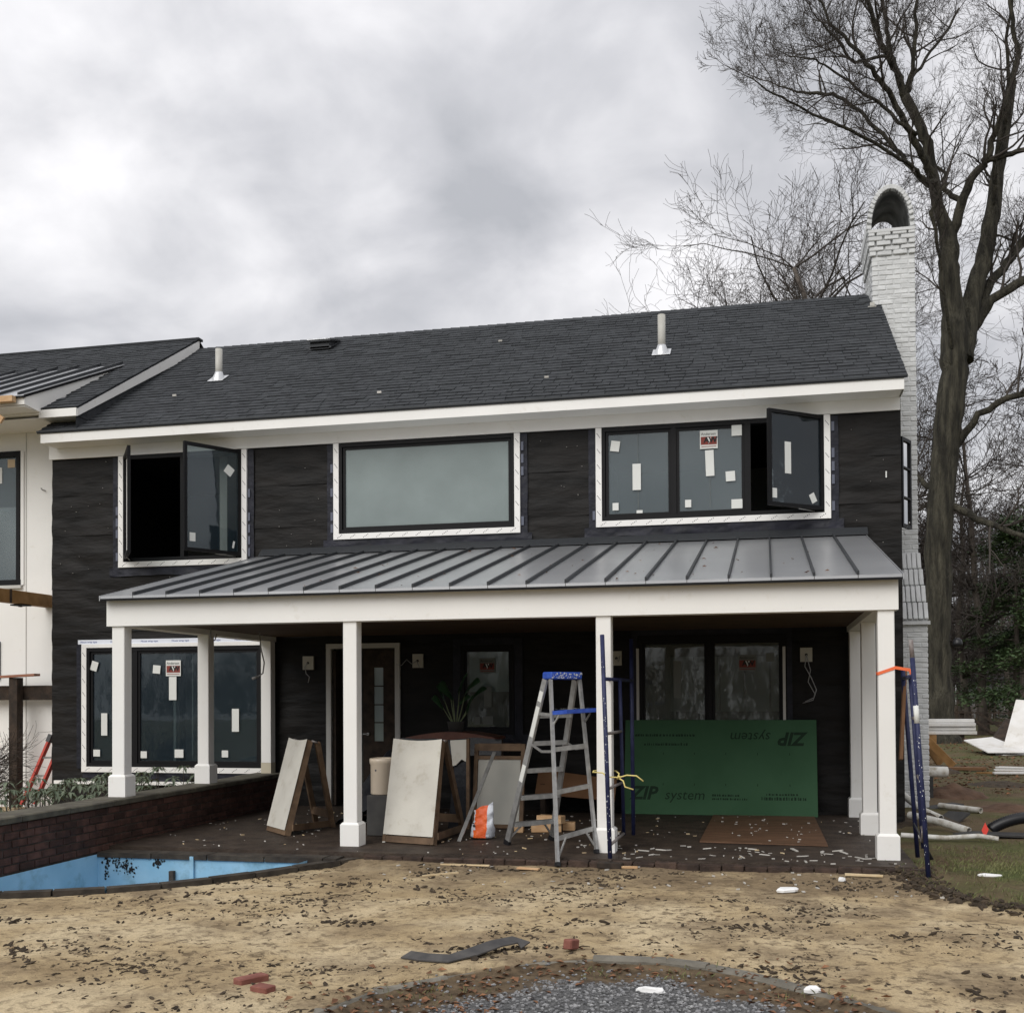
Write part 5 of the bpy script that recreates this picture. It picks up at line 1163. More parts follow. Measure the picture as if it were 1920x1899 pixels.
plank('loose_brick', (4.76, -8.83), 1.0, .19, .085, .055, BRICKC, 'red brick half buried in the sand at lower left', 'brick', lift=-.022)
plank('loose_brick', (4.93, -9.03), -.3, .12, .085, .05, BRICKC, 'broken brick piece beside the half-buried red brick', 'brick', lift=-.02)
plank('loose_brick', (6.44, -7.70), 1.3, .12, .06, .065, BRICKC, 'small red brick tilted on the stone edging', 'brick', lift=.01, tl=.15)
# bent black strip
b = MB(); pts = [V((5.44, -8.05, gh(5.44, -8.05)+.012)), V((5.58, -8.12, gh(5.58, -8.12)+.015)), V((5.76, -8.18, gh(5.76, -8.18)+.02)), V((5.88, -8.05, gh(5.88, -8.05)+.03)), V((5.97, -7.82, gh(5.97, -7.82)+.05)), V((6.06, -7.66, gh(6.06, -7.66)+.05)), V((6.14, -7.70, gh(6.14, -7.7)+.02))]
vs = []
for i, p in enumerate(pts):
    d = (pts[min(i+1, 6)]-pts[max(i-1, 0)]).normalized(); sd_ = V((-d.y, d.x, .25)).normalized()*.048; vs += [p+sd_, p-sd_, p-sd_+V((0, 0, .008)), p+sd_+V((0, 0, .008))]
b.add(vs, [(4*i+k, 4*i+(k+1) % 4, 4*i+4+(k+1) % 4, 4*i+4+k) for i in range(6) for k in range(4)]+[(3, 2, 1, 0), (24, 25, 26, 27)]); b.build('rubber_strip', RUBBER, label='bent dark rubber strip lying on the sand by the stone edging', cat='rubber strip')
# stone edging
ce = thing('stone_edging', 'curved low stone edging between the sand and the grey gravel', 'edging', (7, -8, -.1))
for (a, c) in zip(CURB, CURB[1:]):
    a = V((*a, 0)); c = V((*c, 0)); n = max(1, round((c-a).length/.42))
    for k in range(n):
        p, q = a.lerp(c, k/n), a.lerp(c, (k+1)/n); d = (q-p).normalized(); zt = max(gh(p.x, p.y), gh(q.x, q.y))+.004+U(-.026, .008); nrm = V((-d.y, d.x, 0))
        b = MB(); b.bar(p+d*.004+V((0, 0, zt-.07)), q-d*.004+V((0, 0, zt-.07)), .10, .14, (0, 0, 1), .018); b.build('edging_stone', CURBM, ce)
# gravel, leaves, clods, grass
def blob(b, c, r, rn, flat=.6, n=6):
    vs = []
    for ring, (rr, zz_) in enumerate(((.0, -.6), (.9, -.25), (.85, .35), (0, .75))):
        if rr == 0: vs.append(c+V((0, 0, r*zz_*flat)))
        else:
            for k in range(n): a = 2*pi*k/n+ring*.5; q = rr*rn.uniform(.65, 1.2); vs.append(c+V((r*q*cos(a), r*q*sin(a), r*zz_*flat*rn.uniform(.7, 1.3))))
    fs = [(0, 1+(k+1) % n, 1+k) for k in range(n)]+[(1+k, 1+(k+1) % n, 1+n+(k+1) % n, 1+n+k) for k in range(n)]+[(1+n+k, 1+n+(k+1) % n, 1+2*n) for k in range(n)]
    b.add(vs, fs)
rn = random.Random(21); b = MB(); k = 0
while k < 7000:
    x = rn.uniform(5.4, 8.8); y = rn.uniform(-9.6, -7.9)
    if not in_gravel(x, y): continue
    e = min(1, max(0, noise.noise(V((x*1.3, y*1.3, 8)))+.75)); k += 1
    if gravel_in(x, y) < .38+.24*noise.noise(V((x*2.5, y*2.5, 0))) and rn.random() < .9: continue
    r = rn.uniform(.006, .015); blob(b, V((x, y, gh(x, y)+r*.3)), r, rn, .8, 5)
b.build('gravel', STONE, label='grey gravel bed inside the curved stone edging', cat='gravel', kind='stuff')
def leafquad(b, x, y, z, s_, rn):
    a = rn.uniform(0, 6.28); t = rn.uniform(-.5, .5); d = V((cos(a), sin(a), t*.6)); n = V((-sin(a), cos(a), rn.uniform(-.5, .5))); c = V((x, y, z+s_*.3))
    b.add([c-d*s_, c+n*s_*.55+V((0, 0, s_*.3)), c+d*s_, c-n*s_*.55+V((0, 0, s_*.25)), c-V((0, 0, s_*.1))], [(0, 4, 1), (4, 2, 1), (0, 3, 4), (3, 2, 4)])
b = MB(); rn = random.Random(33); k = 0
while k < 3600:
    x = rn.uniform(4.9, 9.2); y = rn.uniform(-9.7, -7.6); k += 1
    # distance to edging
    dm = min(hypot(x-p[0], y-p[1]) for p in CURB)
    ing = in_gravel(x, y)
    pr = (.95 if ing else .10)*max(.0, 1-dm/.55)
    if x < 6.5 and y < -8.3 and ing: pr = max(pr, .75 if x < 6.25 else .15)
    if x > 7.9 and ing: pr = max(pr, .5)
    if rn.random() > pr: continue
    leafquad(b, x, y, gh(x, y), rn.uniform(.012, .034), rn)
b.build('fallen_leaves', LEAFB, label='brown fallen leaves gathered inside the stone edging', cat='leaves', kind='stuff')
def clodfield(name, n, seed, m_, rmin, rmax, fn, label, flat=.45):
    b = MB(); rn = random.Random(seed); k = 0
    while k < n:
        k += 1; x, y, r = fn(rn, rmin, rmax)
        if x is None: continue
        for q_ in range(rn.randint(1, 3) if name == 'soil_crumbs' else 1):
            r2 = r*rn.uniform(.5, 1.1); ax_ = rn.uniform(0, 3.14); el_ = rn.uniform(.35, .8); x2, y2 = x+rn.gauss(0, r*1.3)*(q_ > 0), y+rn.gauss(0, r*1.3)*(q_ > 0)
            n0 = len(b.v); blob(b, V((0, 0, 0)), r2, rn, flat, 5); c_ = V((x2, y2, gh(x2, y2)+r2*.12)); ca, sa = cos(ax_), sin(ax_)
            for i_ in range(n0, len(b.v)):
                px_, py_, pz_ = b.v[i_]; py_ *= el_; px_ *= 1.25; b.v[i_] = (c_.x+px_*ca-py_*sa, c_.y+px_*sa+py_*ca, c_.z+pz_+px_*.25)
    return b.build(name, m_, label=label, cat='soil', kind='stuff')
def f_sand(rn, a, c):
    x = rn.uniform(1.2, 10.2); y = -4.35-5.6*rn.random()**.9
    if in_gravel(x, y) or x > lawn_edge(y) or (x < 3.9 and y > pool_y_out(x)-.03): return None, 0, 0
    dn = noise.noise(V((x*1.1, y*1.1, 2)))+.5*noise.noise(V((x*3, y*3, 7)))
    if rn.random() > .34+dn*1.1: return None, 0, 0
    return x, y, a+(c-a)*rn.random()**4
clodfield('soil_crumbs', 21000, 5, CLOD, .003, .026, f_sand, 'dark soil crumbs and root bits scattered over the sand')
clodfield('sand_crumbs', 3600, 6, SANDCL, .004, .022, f_sand, 'sandy lumps scattered over the yard')
def f_edge(rn, a, c):
    y = rn.uniform(-6.4, -4.05); e = rn.gauss(.04, .09); return lawn_edge(y)+e, y, a+(c-a)*rn.random()**1.5
def f_clump(rn, a, c):
    cx_, cy_ = CL[rn.randrange(len(CL))]; x, y = cx_+rn.gauss(0, .13), cy_+rn.gauss(0, .07)
    if in_gravel(x, y) or x > lawn_edge(y) or (x < 3.9 and y > pool_y_out(x)-.03) or y > -4.45: return None, 0, 0
    return x, y, a+(c-a)*rn.random()**2
_r = random.Random(17); CL = [(_r.uniform(2, 9.8), _r.uniform(-9.4, -4.6)) for _ in range(46)]
clodfield('soil_clumps', 1500, 18, CLOD, .008, .036, f_clump, 'clumps of dark damp soil lying in drifts on the sand', .6)
clodfield('turf_clods', 900, 8, CLOD, .008, .055, f_edge, 'dark earth clods along the cut lawn edge', .7)
b = MB(); rn = random.Random(44)
for k in range(420):      # rootlets and twigs lying on the sand
    x, y, _ = f_sand(rn, 0, 1)
    if x is None: continue
    l = rn.uniform(.03, .13); a = rn.gauss(.1, .7); z = gh(x, y)+.006; p = V((x, y, z)); d = V((cos(a), sin(a), 0)); nn_ = V((-sin(a), cos(a), 0))
    b.tube([p, p+d*l*.35+nn_*rn.uniform(-.02, .02)+V((0, 0, .008)), p+d*l*.7+nn_*rn.uniform(-.03, .03)+V((0, 0, .004)), p+d*l], [.004, .004, .003, .002], 4, False)
b.build('rootlets', CLOD, label='short dark rootlets and twigs lying on the sand', cat='twigs', kind='stuff')
b = MB(); rn = random.Random(55)
def blade(x, y, h, s_):
    a = rn.uniform(0, 6.28); ln = rn.uniform(.2, 1.2)*h; z = gh(x, y)-.005; dx, dy = cos(a), sin(a); wx, wy = -dy*s_, dx*s_
    b.add([(x-wx, y-wy, z), (x+wx, y+wy, z), (x+dx*ln*.5+wx*.6, y+dy*ln*.5+wy*.6, z+h*.7), (x+dx*ln, y+dy*ln, z+h)], [(0, 1, 2), (0, 2, 3)])
k = 0
while k < 26000:
    y = rn.uniform(-7.4, -1.5) if rn.random() < .8 else rn.uniform(-1.5, 8); x = rn.uniform(8.7, 11.9 if y < 0 else 13.5); k += 1
    if y < -3.6 and x < lawn_edge(y)+.02+.05*rn.random(): continue
    if y > -3.6 and x < 9.38: continue
    g_ = noise.noise(V((x*.7, y*.7, 5)))+.4*noise.noise(V((x*2.5, y*2.5, 1)))
    if y > -2.2: g_ -= .45
    if rn.random() > .62+g_*1.2: continue
    blade(x, y, rn.uniform(.018, .05), .003)
k = 0
while k < 1500:      # sprigs round the edging
    x = rn.uniform(5.3, 8.6); y = rn.uniform(-9.2, -7.8); k += 1
    if in_gravel(x, y) and min(hypot(x-p[0], y-p[1]) for p in CURB) < .4 and noise.noise(V((x*2, y*2, 9))) > .05: blade(x, y, rn.uniform(.015, .05), .003)
b.build('lawn_grass', GRASS, label='short patchy lawn grass right of the porch', cat='grass', kind='stuff')

# ------------------------------------------------------------------ right side yard
def pipe(name, pts, r, m_, label, hollow=True):
    b = MB(); b.tube(pts, r, 14, False); b.tube([p for p in pts], r*.82, 14, False)
    p0, p1 = V(pts[0]), V(pts[-1])
    for end, nxt in ((0, 1), (-1, -2)):
        d = (V(pts[end])-V(pts[nxt])).normalized(); u = d.orthogonal().normalized(); w = d.cross(u); vs = []
        for k in range(14): a = 2*pi*k/14; e = u*cos(a)+w*sin(a); vs += [V(pts[end])+e*r, V(pts[end])+e*r*.82]
        b.add(vs, [(2*k, 2*((k+1) % 14), 2*((k+1) % 14)+1, 2*k+1) for k in range(14)])
    return b.build(name, m_, label=label, cat='pipe')
g = lambda x, y, h=0: (x, y, gh(x, y)+h)
pipe('white_pipe', [g(9.5, 3.6, .42), g(10.42, 3.75, .42)], .085, PVC, 'thick white pipe lying level in front of the chimney foot')
b = MB(); b.box(9.52, 9.62, 3.62, 3.74, gh(9.5, 3.7)-.02, gh(9.5, 3.7)+.33); b.box(10.1, 10.2, 3.66, 3.78, gh(10.1, 3.7)-.02, gh(10.1, 3.7)+.33); b.build('pipe_blocks', DARKST, label='dark blocks holding up the thick white pipe', cat='blocks')
pipe('white_pipe', [g(9.42, .9, .30), g(9.62, .4, .14), g(9.80, .1, .06)], .045, PVC, 'white pipe sloping down beside the house corner')
pipe('white_pipe', [g(9.38, -.3, .16), g(9.7, -.72, .10), g(9.95, -1.0, .05)], .045, PVC, 'white pipe slanting to the ground right of the scaffold')
pipe('white_pipe', [g(9.12, -1.72, .04), g(9.6, -1.72, .04), g(9.85, -1.68, .05), g(9.95, -1.62, .055), g(10.15, -1.62, .04)], .028, PVC, 'long thin white pipe lying flat on the lawn edge')
pipe('white_pipe', [g(10.05, 1.95, .05), g(10.5, 1.4, .05)], .04, PVC, 'short white pipe lying on bare soil')
for k, (x, y, dz) in enumerate([(10.12, 2.2, 0), (9.95, .4, 0)]):
    plank('grey_slab', (x, y), .4+k*.5, .5, .3, .03, DARKST, ['grey flat slab on the soil behind the white pipes', 'dark flat board leaning among the white pipes'][k], 'slab', tl=-.12-.2*k)
# pile of boards on a sawhorse near the trunk
sh_ = thing('orange_sawhorse', 'orange-brown lumber sawhorse under the white boards beside the chimney', 'sawhorse', (11.1, 11.2, -.1))
for a, c in (((11.02, 11.2, .62), (11.62, 11.0, -.05)), ((11.0, 11.5, .62), (11.45, 11.7, -.05)), ((10.9, 11.2, .62), (10.5, 11.0, -.05))):
    b = MB(); b.bar(a, c, .05, .16, (0, 0, 1)); b.build('leg', WOODT, sh_)
b = MB(); b.box(10.5, 11.3, 11.15, 11.35, .45, .62); b.build('beam', WOODT, sh_)
for k in range(4):
    plank('white_trim_board', (11.05+.05*k, 11.3+.06*(k % 2)), .02*k, 2.2-.12*k, .14, .075, SHEET, ['lowest long white board on the sawhorse', 'second white board on the sawhorse', 'third white board on the sawhorse', 'topmost white board on the sawhorse'][k], 'board', lift=.73+.085*k)
plank('rust_plank', (11.5, 10.3), -.02, 1.3, .2, .06, CARDB, 'reddish plank lying on the lawn in front of the sawhorse', 'plank')
# white sheets
b = MB(); b.prism([(13.75, 16.9, .05), (15.6, 16.2, -.1), (15.9, 17.6, 1.2), (14.35, 18.2, 1.32)], (.02, .03, .03)); b.build('white_sheet', SHEET, label='large white sheet leaning upright on the debris pile at right', cat='sheet')
b = MB(); b.prism([(12.95, 17.9, .22), (13.25, 16.2, -.02), (14.3, 16.3, -.02), (13.7, 18.0, .30)], (0, .01, .03)); b.build('white_sheet', SHEET, label='white sheet lying slanted on the ground before the debris pile', cat='sheet')
plank('white_sheet', (14.0, 16.6), .35, .9, .35, .03, SHEET, 'narrow white board lying under the slanted sheet', 'sheet')
b = MB(); b.prism([(13.4, 17.6, -.1), (15.8, 17.0, -.1), (15.8, 18.4, .9), (14.2, 18.6, .8)], (0, .3, 0)); b.build('debris_pile', WOODW, label='dark heap of timber debris behind the white sheets', cat='debris')
for k in range(5): plank('white_board', (12.55+.08*k, 9.0+.28*k), .1-.12*k, 1.0, .13, .035, SHEET, ['nearest white board of the pile at the right edge', 'second white board of the pile at the right edge', 'middle white board of the pile at the right edge', 'fourth white board of the pile at the right edge', 'farthest white board of the pile at the right edge'][k], 'board', lift=.02+.035*(k % 3))
plank('orange_stick', (12.15, 9.2), .0, .75, .05, .04, WOODT, 'orange-brown stick lying on the lawn left of the white boards', 'stick')
# corrugated black pipe and boards, flag
b = MB(); pts = []; rr = []
for k in range(80):
    t = k/79; pts.append((10.20+.95*t, -.95+.1*t, gh(10.3, -.95)+.07+.14*sin(pi*min(1, t*1.1))**.8)); rr.append(.062+(.007 if k % 2 else 0))
b.tube(pts, rr, 16, False); b.build('corrugated_pipe', BLKP, label='black corrugated drain pipe arching over the lawn at right', cat='pipe')
b = MB(); b.prism([g(9.75, -1.15, .02), g(10.95, -1.38, .02), g(11.1, -1.12, .03), g(10.0, -.98, .03)], (0, 0, .02)); b.build('black_board', DARKST, label='black flat board on the lawn under the corrugated pipe', cat='board')
b = MB(); x, y = 10.06, -1.36; z = gh(x, y); b.prism([(x-.035, y, z+.10), (x, y, z+.02), (x+.04, y, z+.11), (x+.005, y, z+.19)], (0, .004, 0)); fl = b.build('marker_flag', FLAG, label='small red marker flag in the lawn beside the black board', cat='flag')
b = MB(); b.tube([(x-.002, y+.006, z-.02), (x-.002, y+.006, z+.17)], .003, 6); b.build('flag_wire', WIRE, fl)
# soil heaps
def heap(x, y, r, h, m_, label, seed):
    b = MB(); n = 22; vs = []
    for j in range(n+1):
        for i in range(n+1):
            u_, v_ = (i/n*2-1), (j/n*2-1); d = hypot(u_, v_); px_, py_ = x+u_*r, y+v_*r*.9
            hh_ = max(0, 1-d)**.8*h+(.25*h*noise.noise(V((px_*5, py_*5, seed))) if d < .9 else 0); vs.append((px_, py_, gh(px_, py_)-.02+max(0, hh_)))
    b.add(vs, [(j*(n+1)+i, j*(n+1)+i+1, (j+1)*(n+1)+i+1, (j+1)*(n+1)+i) for j in range(n) for i in range(n)], True); b.build('soil_heap', m_, label=label, cat='soil heap')
heap(10.55, 4.0, .55, .26, REDDIRT, 'heap of reddish soil right of the thick white pipe', 1); heap(10.9, 2.0, .5, .12, REDDIRT, 'low reddish soil heap by the short white pipe', 2)
heap(11.1, 9.6, .5, .2, CLOD, 'dark soil heap in front of the sawhorse', 3); heap(11.75, 6.6, .7, .10, CLOD, 'flat dark soil patch on the lawn at right', 4)
heap(9.6, .2, .5, .16, CLOD, 'dark soil heap under the slanting white pipes', 5)
b = MB(); b.tube([g(9.03, -3.6, .35), g(9.12, -3.62, .16), g(9.18, -3.68, .02)], [.008, .012, .018], 8); b.build('black_hose_end', BLKP, label='short black hose end hanging beside the right corner post', cat='hose')
# fence
fe = thing('rail_fence', 'old dark wooden rail fence with diagonal braces behind the debris', 'fence', (16, 26.7, -.1))
FY = 26.7
for x in (12.1, 14.3, 16.5, 18.7, 20.9): b = MB(); z = gh(x, FY); b.bar((x, FY, z-.1), (x, FY, z+1.0), .15, .15, (0, 1, 0)); b.build('post', WOODW, fe)
for (xa, xb) in ((12.1, 14.3), (14.3, 16.5), (16.5, 18.7), (18.7, 20.9)):
    za, zb = gh(xa, FY), gh(xb, FY)
    for h, t_ in ((.22, .14), (.58, .12), (.93, .05)): b = MB(); b.bar((xa, FY-.1, za+h), (xb, FY-.1, zb+h), .06, t_); b.build('rail', WOODW, fe)
    for q0, q1 in ((.1, 1.05), (.55, 1.6)): b = MB(); b.bar((xa+q0, FY-.16, za+.9), (xa+q1, FY-.16, zb+.18), .04, .08); b.build('brace', WOODW, fe)

# ------------------------------------------------------------------ trees
EX = V((cos(ya), sin(ya), 0)); FWH = V((-sin(ya), cos(ya), 0))
def at(u, dist): p = CP+FWH*dist+EX*((u-965)/2091*dist); return V((p.x, p.y, GZ))
def grow(b, tips, p, d, L_, r, lev, rn, up_=.10, wob=.30, minr=.0045, nmax=4, sp=.75):
    n = 5 if lev < 2 else 4; pts = [p.copy()]; rs = [r]; dd = d.copy()
    for i in range(n):
        dd = (dd+V((rn.gauss(0, wob), rn.gauss(0, wob), rn.gauss(0, wob)))*.55+V((0, 0, up_))).normalized(); p = p+dd*(L_/n); pts.append(p.copy()); rs.append(max(minr, r*(1-.62*(i+1)/n)))
    b.tube(pts, rs, 6 if r > .05 else (4 if r > .015 else 3), False)
    if lev >= nmax: return
    k = rn.randint(4, 6) if lev < nmax-1 else rn.randint(3, 5)
    for j in range(k):
        t = rn.uniform(.25, 1.0); i = min(n-1, int(t*n)); q = pts[i].lerp(pts[i+1], t*n-i) if t < 1 else pts[-1]
        ax = (pts[i+1]-pts[i]).normalized(); o = ax.orthogonal().normalized(); o.rotate(Matrix.Rotation(rn.uniform(0, 6.28), 3, ax)); nd = (ax*rn.uniform(.5, 1)+o*rn.uniform(.5, 1.0)*sp).normalized()
        grow(b, tips, q, nd, L_*rn.uniform(.42, .68), max(minr, rs[i]*rn.uniform(.42, .62)), lev+1, rn, up_, wob, minr, nmax, sp)
def oak():
    base = at(1766, 36.5); PXM = 57.3
    t = thing('big_bare_oak', 'huge bare oak tree with thick trunk standing right of the chimney', 'tree', base)
    def TP(u, v, dp): return base+EX*((u-1766)/PXM)+V((0, 0, (1400-v)/PXM))+FWH*dp
    tr = MB(); cr = MB(); lb = MB(); rn = random.Random(12)
    limbs = [
     ('t', [(1766, 1412, 44, 0), (1762, 1385, 33, 0), (1760, 1300, 26, 0), (1759, 1180, 25, 0), (1765, 1000, 26, 0), (1783, 800, 27, 0), (1796, 700, 27, 0), (1800, 640, 28, 0), (1795, 590, 22, 0), (1790, 520, 20, 0), (1790, 465, 19, 0), (1788, 430, 13, 0), (1787, 410, 5, 0)], 0),
     ('t', [(1791, 470, 16, 0), (1781, 430, 13, 0), (1770, 380, 12, .1), (1765, 330, 11.5, .2), (1757, 260, 11, .3), (1738, 200, 10, .5), (1722, 160, 10, .6)], 4),
     ('t', [(1810, 680, 24, 0), (1828, 610, 20, .2), (1845, 540, 18, .4), (1868, 470, 17, .5), (1890, 390, 16, .7), (1905, 300, 13, .9), (1920, 220, 12, 1), (1938, 120, 10, 1)], 5),
     ('c', [(1775, 400, 9, 0), (1760, 350, 7, -.3), (1735, 357, 6, -.7), (1700, 347, 5, -1.2), (1660, 335, 4.5, -1.6), (1600, 315, 4, -2), (1540, 300, 3.5, -2.3), (1480, 280, 2.8, -2.6), (1420, 265, 2.1, -3), (1370, 240, 1.4, -3.2)], 13),
     ('c', [(1775, 400, 10, 0), (1757, 340, 10, -.2), (1735, 320, 9, -.5), (1700, 275, 8, -1), (1660, 225, 7, -1.4), (1620, 195, 6, -1.8), (1580, 165, 5, -2.2), (1530, 120, 3.5, -2.4), (1490, 60, 2.5, -2.6), (1460, 10, 2, -2.8)], 14),
     ('c', [(1765, 345, 8, .2), (1735, 310, 6, .5), (1715, 260, 5.5, .9), (1690, 210, 5.5, 1.4), (1660, 150, 5, 1.9), (1620, 105, 5, 2.3), (1585, 90, 4.5, 2.6), (1550, 75, 3, 3), (1510, 50, 2, 3.3)], 13),
     ('c', [(1722, 165, 9, .6), (1713, 100, 6.5, .9), (1705, 50, 6, 1.2), (1702, -10, 5.5, 1.4), (1695, -120, 4, 1.6)], 6),
     ('c', [(1722, 165, 7, .6), (1730, 120, 5.5, .3), (1733, 60, 5, .1), (1733, -20, 4, -.2), (1745, -120, 3, -.4)], 6),
     ('c', [(1722, 165, 9, .6), (1703, 130, 8, .3), (1680, 105, 7, 0), (1650, 60, 6, -.4), (1620, 10, 5, -.8), (1590, -50, 4, -1)], 9),
     ('c', [(1730, 150, 5, .6), (1745, 110, 4.5, 1), (1780, 60, 4, 1.4), (1825, 0, 3.5, 1.8), (1860, -60, 3, 2)], 7),
     ('c', [(1675, 102, 4.5, 0), (1645, 118, 4.2, -.4), (1600, 140, 4, -.8), (1560, 110, 3, -1.2), (1520, 85, 2, -1.6)], 8),
     ('c', [(1710, 280, 5, -1), (1670, 265, 4.5, -1.3), (1640, 245, 4.2, -1.6), (1590, 230, 3.5, -2), (1540, 205, 2.6, -2.3), (1500, 190, 2, -2.5), (1455, 190, 1.3, -2.7)], 11),
     ('c', [(1795, 455, 14, 0), (1806, 390, 12, -.3), (1822, 345, 10, -.6), (1845, 318, 8.5, -.9), (1852, 270, 7, -1.2), (1870, 220, 7, -1.5), (1878, 160, 6, -1.7), (1866, 100, 5, -1.9), (1855, 40, 4, -2), (1850, -40, 3, -2)], 14),
     ('c', [(1840, 325, 8, -.8), (1870, 322, 7, -1.1), (1900, 320, 6, -1.4), (1940, 324, 5, -1.6)], 5),
     ('c', [(1808, 390, 8, -.3), (1790, 345, 6, .4), (1800, 300, 4, .8), (1780, 270, 3.5, 1.2), (1770, 230, 2.5, 1.6)], 7),
     ('c', [(1850, 580, 13, .4), (1880, 522, 12, .6), (1930, 465, 11, .8), (1980, 400, 9, 1)], 5),
     ('c', [(1835, 620, 14, .2), (1870, 568, 12, 0), (1930, 530, 11, -.3), (1990, 500, 9, -.5)], 4),
     ('c', [(1792, 850, 11, 0), (1830, 790, 9, -.6), (1868, 767, 8, -1), (1925, 760, 7, -1.4), (1980, 740, 5, -1.6)], 9),
     ('c', [(1775, 945, 10, 0), (1815, 985, 9, -.8), (1850, 1015, 7, -1.6), (1890, 1040, 5, -2.2)], 4),
     ('c', [(1755, 930, 8, 0), (1735, 890, 6, .6), (1715, 860, 4, 1), (1690, 830, 3, 1.4)], 5),
     ('c', [(1800, 700, 6, 0), (1760, 600, 4, -1), (1740, 500, 4, -1.4), (1722, 440, 5, -1.7), (1740, 400, 4, -2)], 7),
     ('c', [(1890, 390, 8, .7), (1880, 300, 6, 0), (1895, 200, 5, -.5), (1880, 100, 4, -.9), (1890, 0, 3, -1.2)], 9)]
    for kind, pl_, nch in limbs:
        pts = [TP(u, v, dp) for u, v, r, dp in pl_]; rs = [r*(.74 if kind == 'c' else .93)/PXM for u, v, r, dp in pl_]
        # refine with slight irregularity
        P_, R_ = [], []
        for i in range(len(pts)-1):
            for s_ in range(4):
                tt = s_/4; q = pts[i].lerp(pts[i+1], tt); rr = rs[i]+(rs[i+1]-rs[i])*tt; w = .05*rr+.006
                if kind == 'c': w = .12*rr+.02
                P_.append(q+V((rn.gauss(0, w), rn.gauss(0, w), rn.gauss(0, w)*.5)) if (i or s_) else q); R_.append(rr*rn.uniform(.97, 1.03))
        P_.append(pts[-1]); R_.append(rs[-1])
        (tr if kind == 't' else lb).tube(P_, R_, 18 if kind == 't' else 9, True)
        tot = len(P_)
        for j in range(int(nch*1.25)):
            i = rn.randint(int(tot*.3), tot-2); q = P_[i]; ax = (P_[i+1]-P_[i]).normalized(); o = ax.orthogonal().normalized(); o.rotate(Matrix.Rotation(rn.uniform(0, 6.28), 3, ax))
            nd = (ax*rn.uniform(.4, 1)+o*.9+V((0, 0, .15))).normalized(); rr = min(.05, max(.012, R_[i]*rn.uniform(.35, .6)))
            grow(cr, None, q, nd, rn.uniform(1.0, 2.4), rr, 1 if kind == 'c' else 2, rn, .07, .40, .0042, 4)
        if nch > 7: grow(cr, None, P_[-1], (P_[-1]-P_[-3]).normalized(), 1.3, R_[-1], 1, rn, .09, .34, .0055, 4)
    tr.build('trunk', BARK, t); lb.build('limbs', BARK, t); cr.build('crown', TWIG, t)
    b = MB(); p = TP(1784, 1212, -.55); b.lathe(p-V((0, 0, .15)), [(0, 0), (.14, .0), (.16, .1), (.13, .22), (.05, .28), (0, .29)], 14); b.build('lamp_on_trunk', BLKP, t)
oak()
def bare_tree(u, dist, h, seed, label, lean=0, r0=None, group=None, nmax=4, first=.35, mats=(BARKG, TWIGF), width=1.0, name='bare_tree', minr=.007):
    rn = random.Random(seed); base = at(u, dist); base.z = gh(base.x, base.y)-.1; t = thing(name, label, 'tree', base, group); r0 = r0 or h*.014
    tr = MB(); cr = MB(); n = 9; pts = [base]; d = V((lean, 0, 1)).normalized()
    for i in range(n): d = (d+V((rn.gauss(0, .09), rn.gauss(0, .09), .05))).normalized(); pts.append(pts[-1]+d*(h*.72/n))
    rs = [r0*(1-.75*i/n) for i in range(n+1)]; rs[0] *= 1.3; tr.tube(pts, rs, 9, True)
    for j in range(int(34*width)):
        i = rn.randint(int(n*first), n); q = pts[i]; a = rn.uniform(0, 6.28); nd = V((cos(a), sin(a), rn.uniform(.15, .9))).normalized()
        grow(cr, None, q, nd, h*rn.uniform(.13, .24)*width, rs[i]*rn.uniform(.4, .65), 1, rn, .05, .40, minr, nmax, .95)
    tr.build('trunk', mats[0], t); cr.build('crown', mats[1], t); return t
bare_tree(1245, 50, 23, 101, 'slender bare tree showing above the roof left of the roof pipe', r0=.24, width=.75, first=.45, mats=(BARKG, TWIG))
bare_tree(1300, 52, 25.5, 102, 'bare tree rising over the ridge just right of the roof pipe', lean=-.05, r0=.28, width=.7, first=.45, mats=(BARKG, TWIG))
bare_tree(1385, 56, 27, 103, 'bare tree between the roof pipe and the chimney', lean=.02, r0=.28, width=.7, first=.45)
bare_tree(1460, 47, 25, 104, 'dense bare tree with crooked limbs over the right part of the ridge', r0=.34, first=.45, mats=(BARKG, TWIG), width=.9)
bare_tree(1555, 44, 27, 105, 'tall bare tree close to the left side of the chimney', lean=-.05, r0=.32, first=.42, mats=(BARKG, TWIG), width=.95)
bare_tree(1520, 60, 33, 107, 'faint tall bare tree behind the others left of the chimney', r0=.2, first=.5, width=.9)
bare_tree(-15, 58, 21, 106, 'pale bare tree at the far left edge above the white wing', r0=.2, width=.8, first=.5)
rn = random.Random(77)
for k in range(16):
    u = 1722+(k*37 % 215)+rn.uniform(-6, 6); d = rn.uniform(44, 75)
    bare_tree(u, d, rn.uniform(13, 20), 200+k, 'thin bare tree in the woods behind the rail fence', lean=rn.gauss(0, .04), r0=rn.uniform(.09, .2), group='bare trees in the woods behind the fence', nmax=4 if k % 2 else 3, first=.3, width=.75, mats=(BARKG, TWIGF), minr=.010)
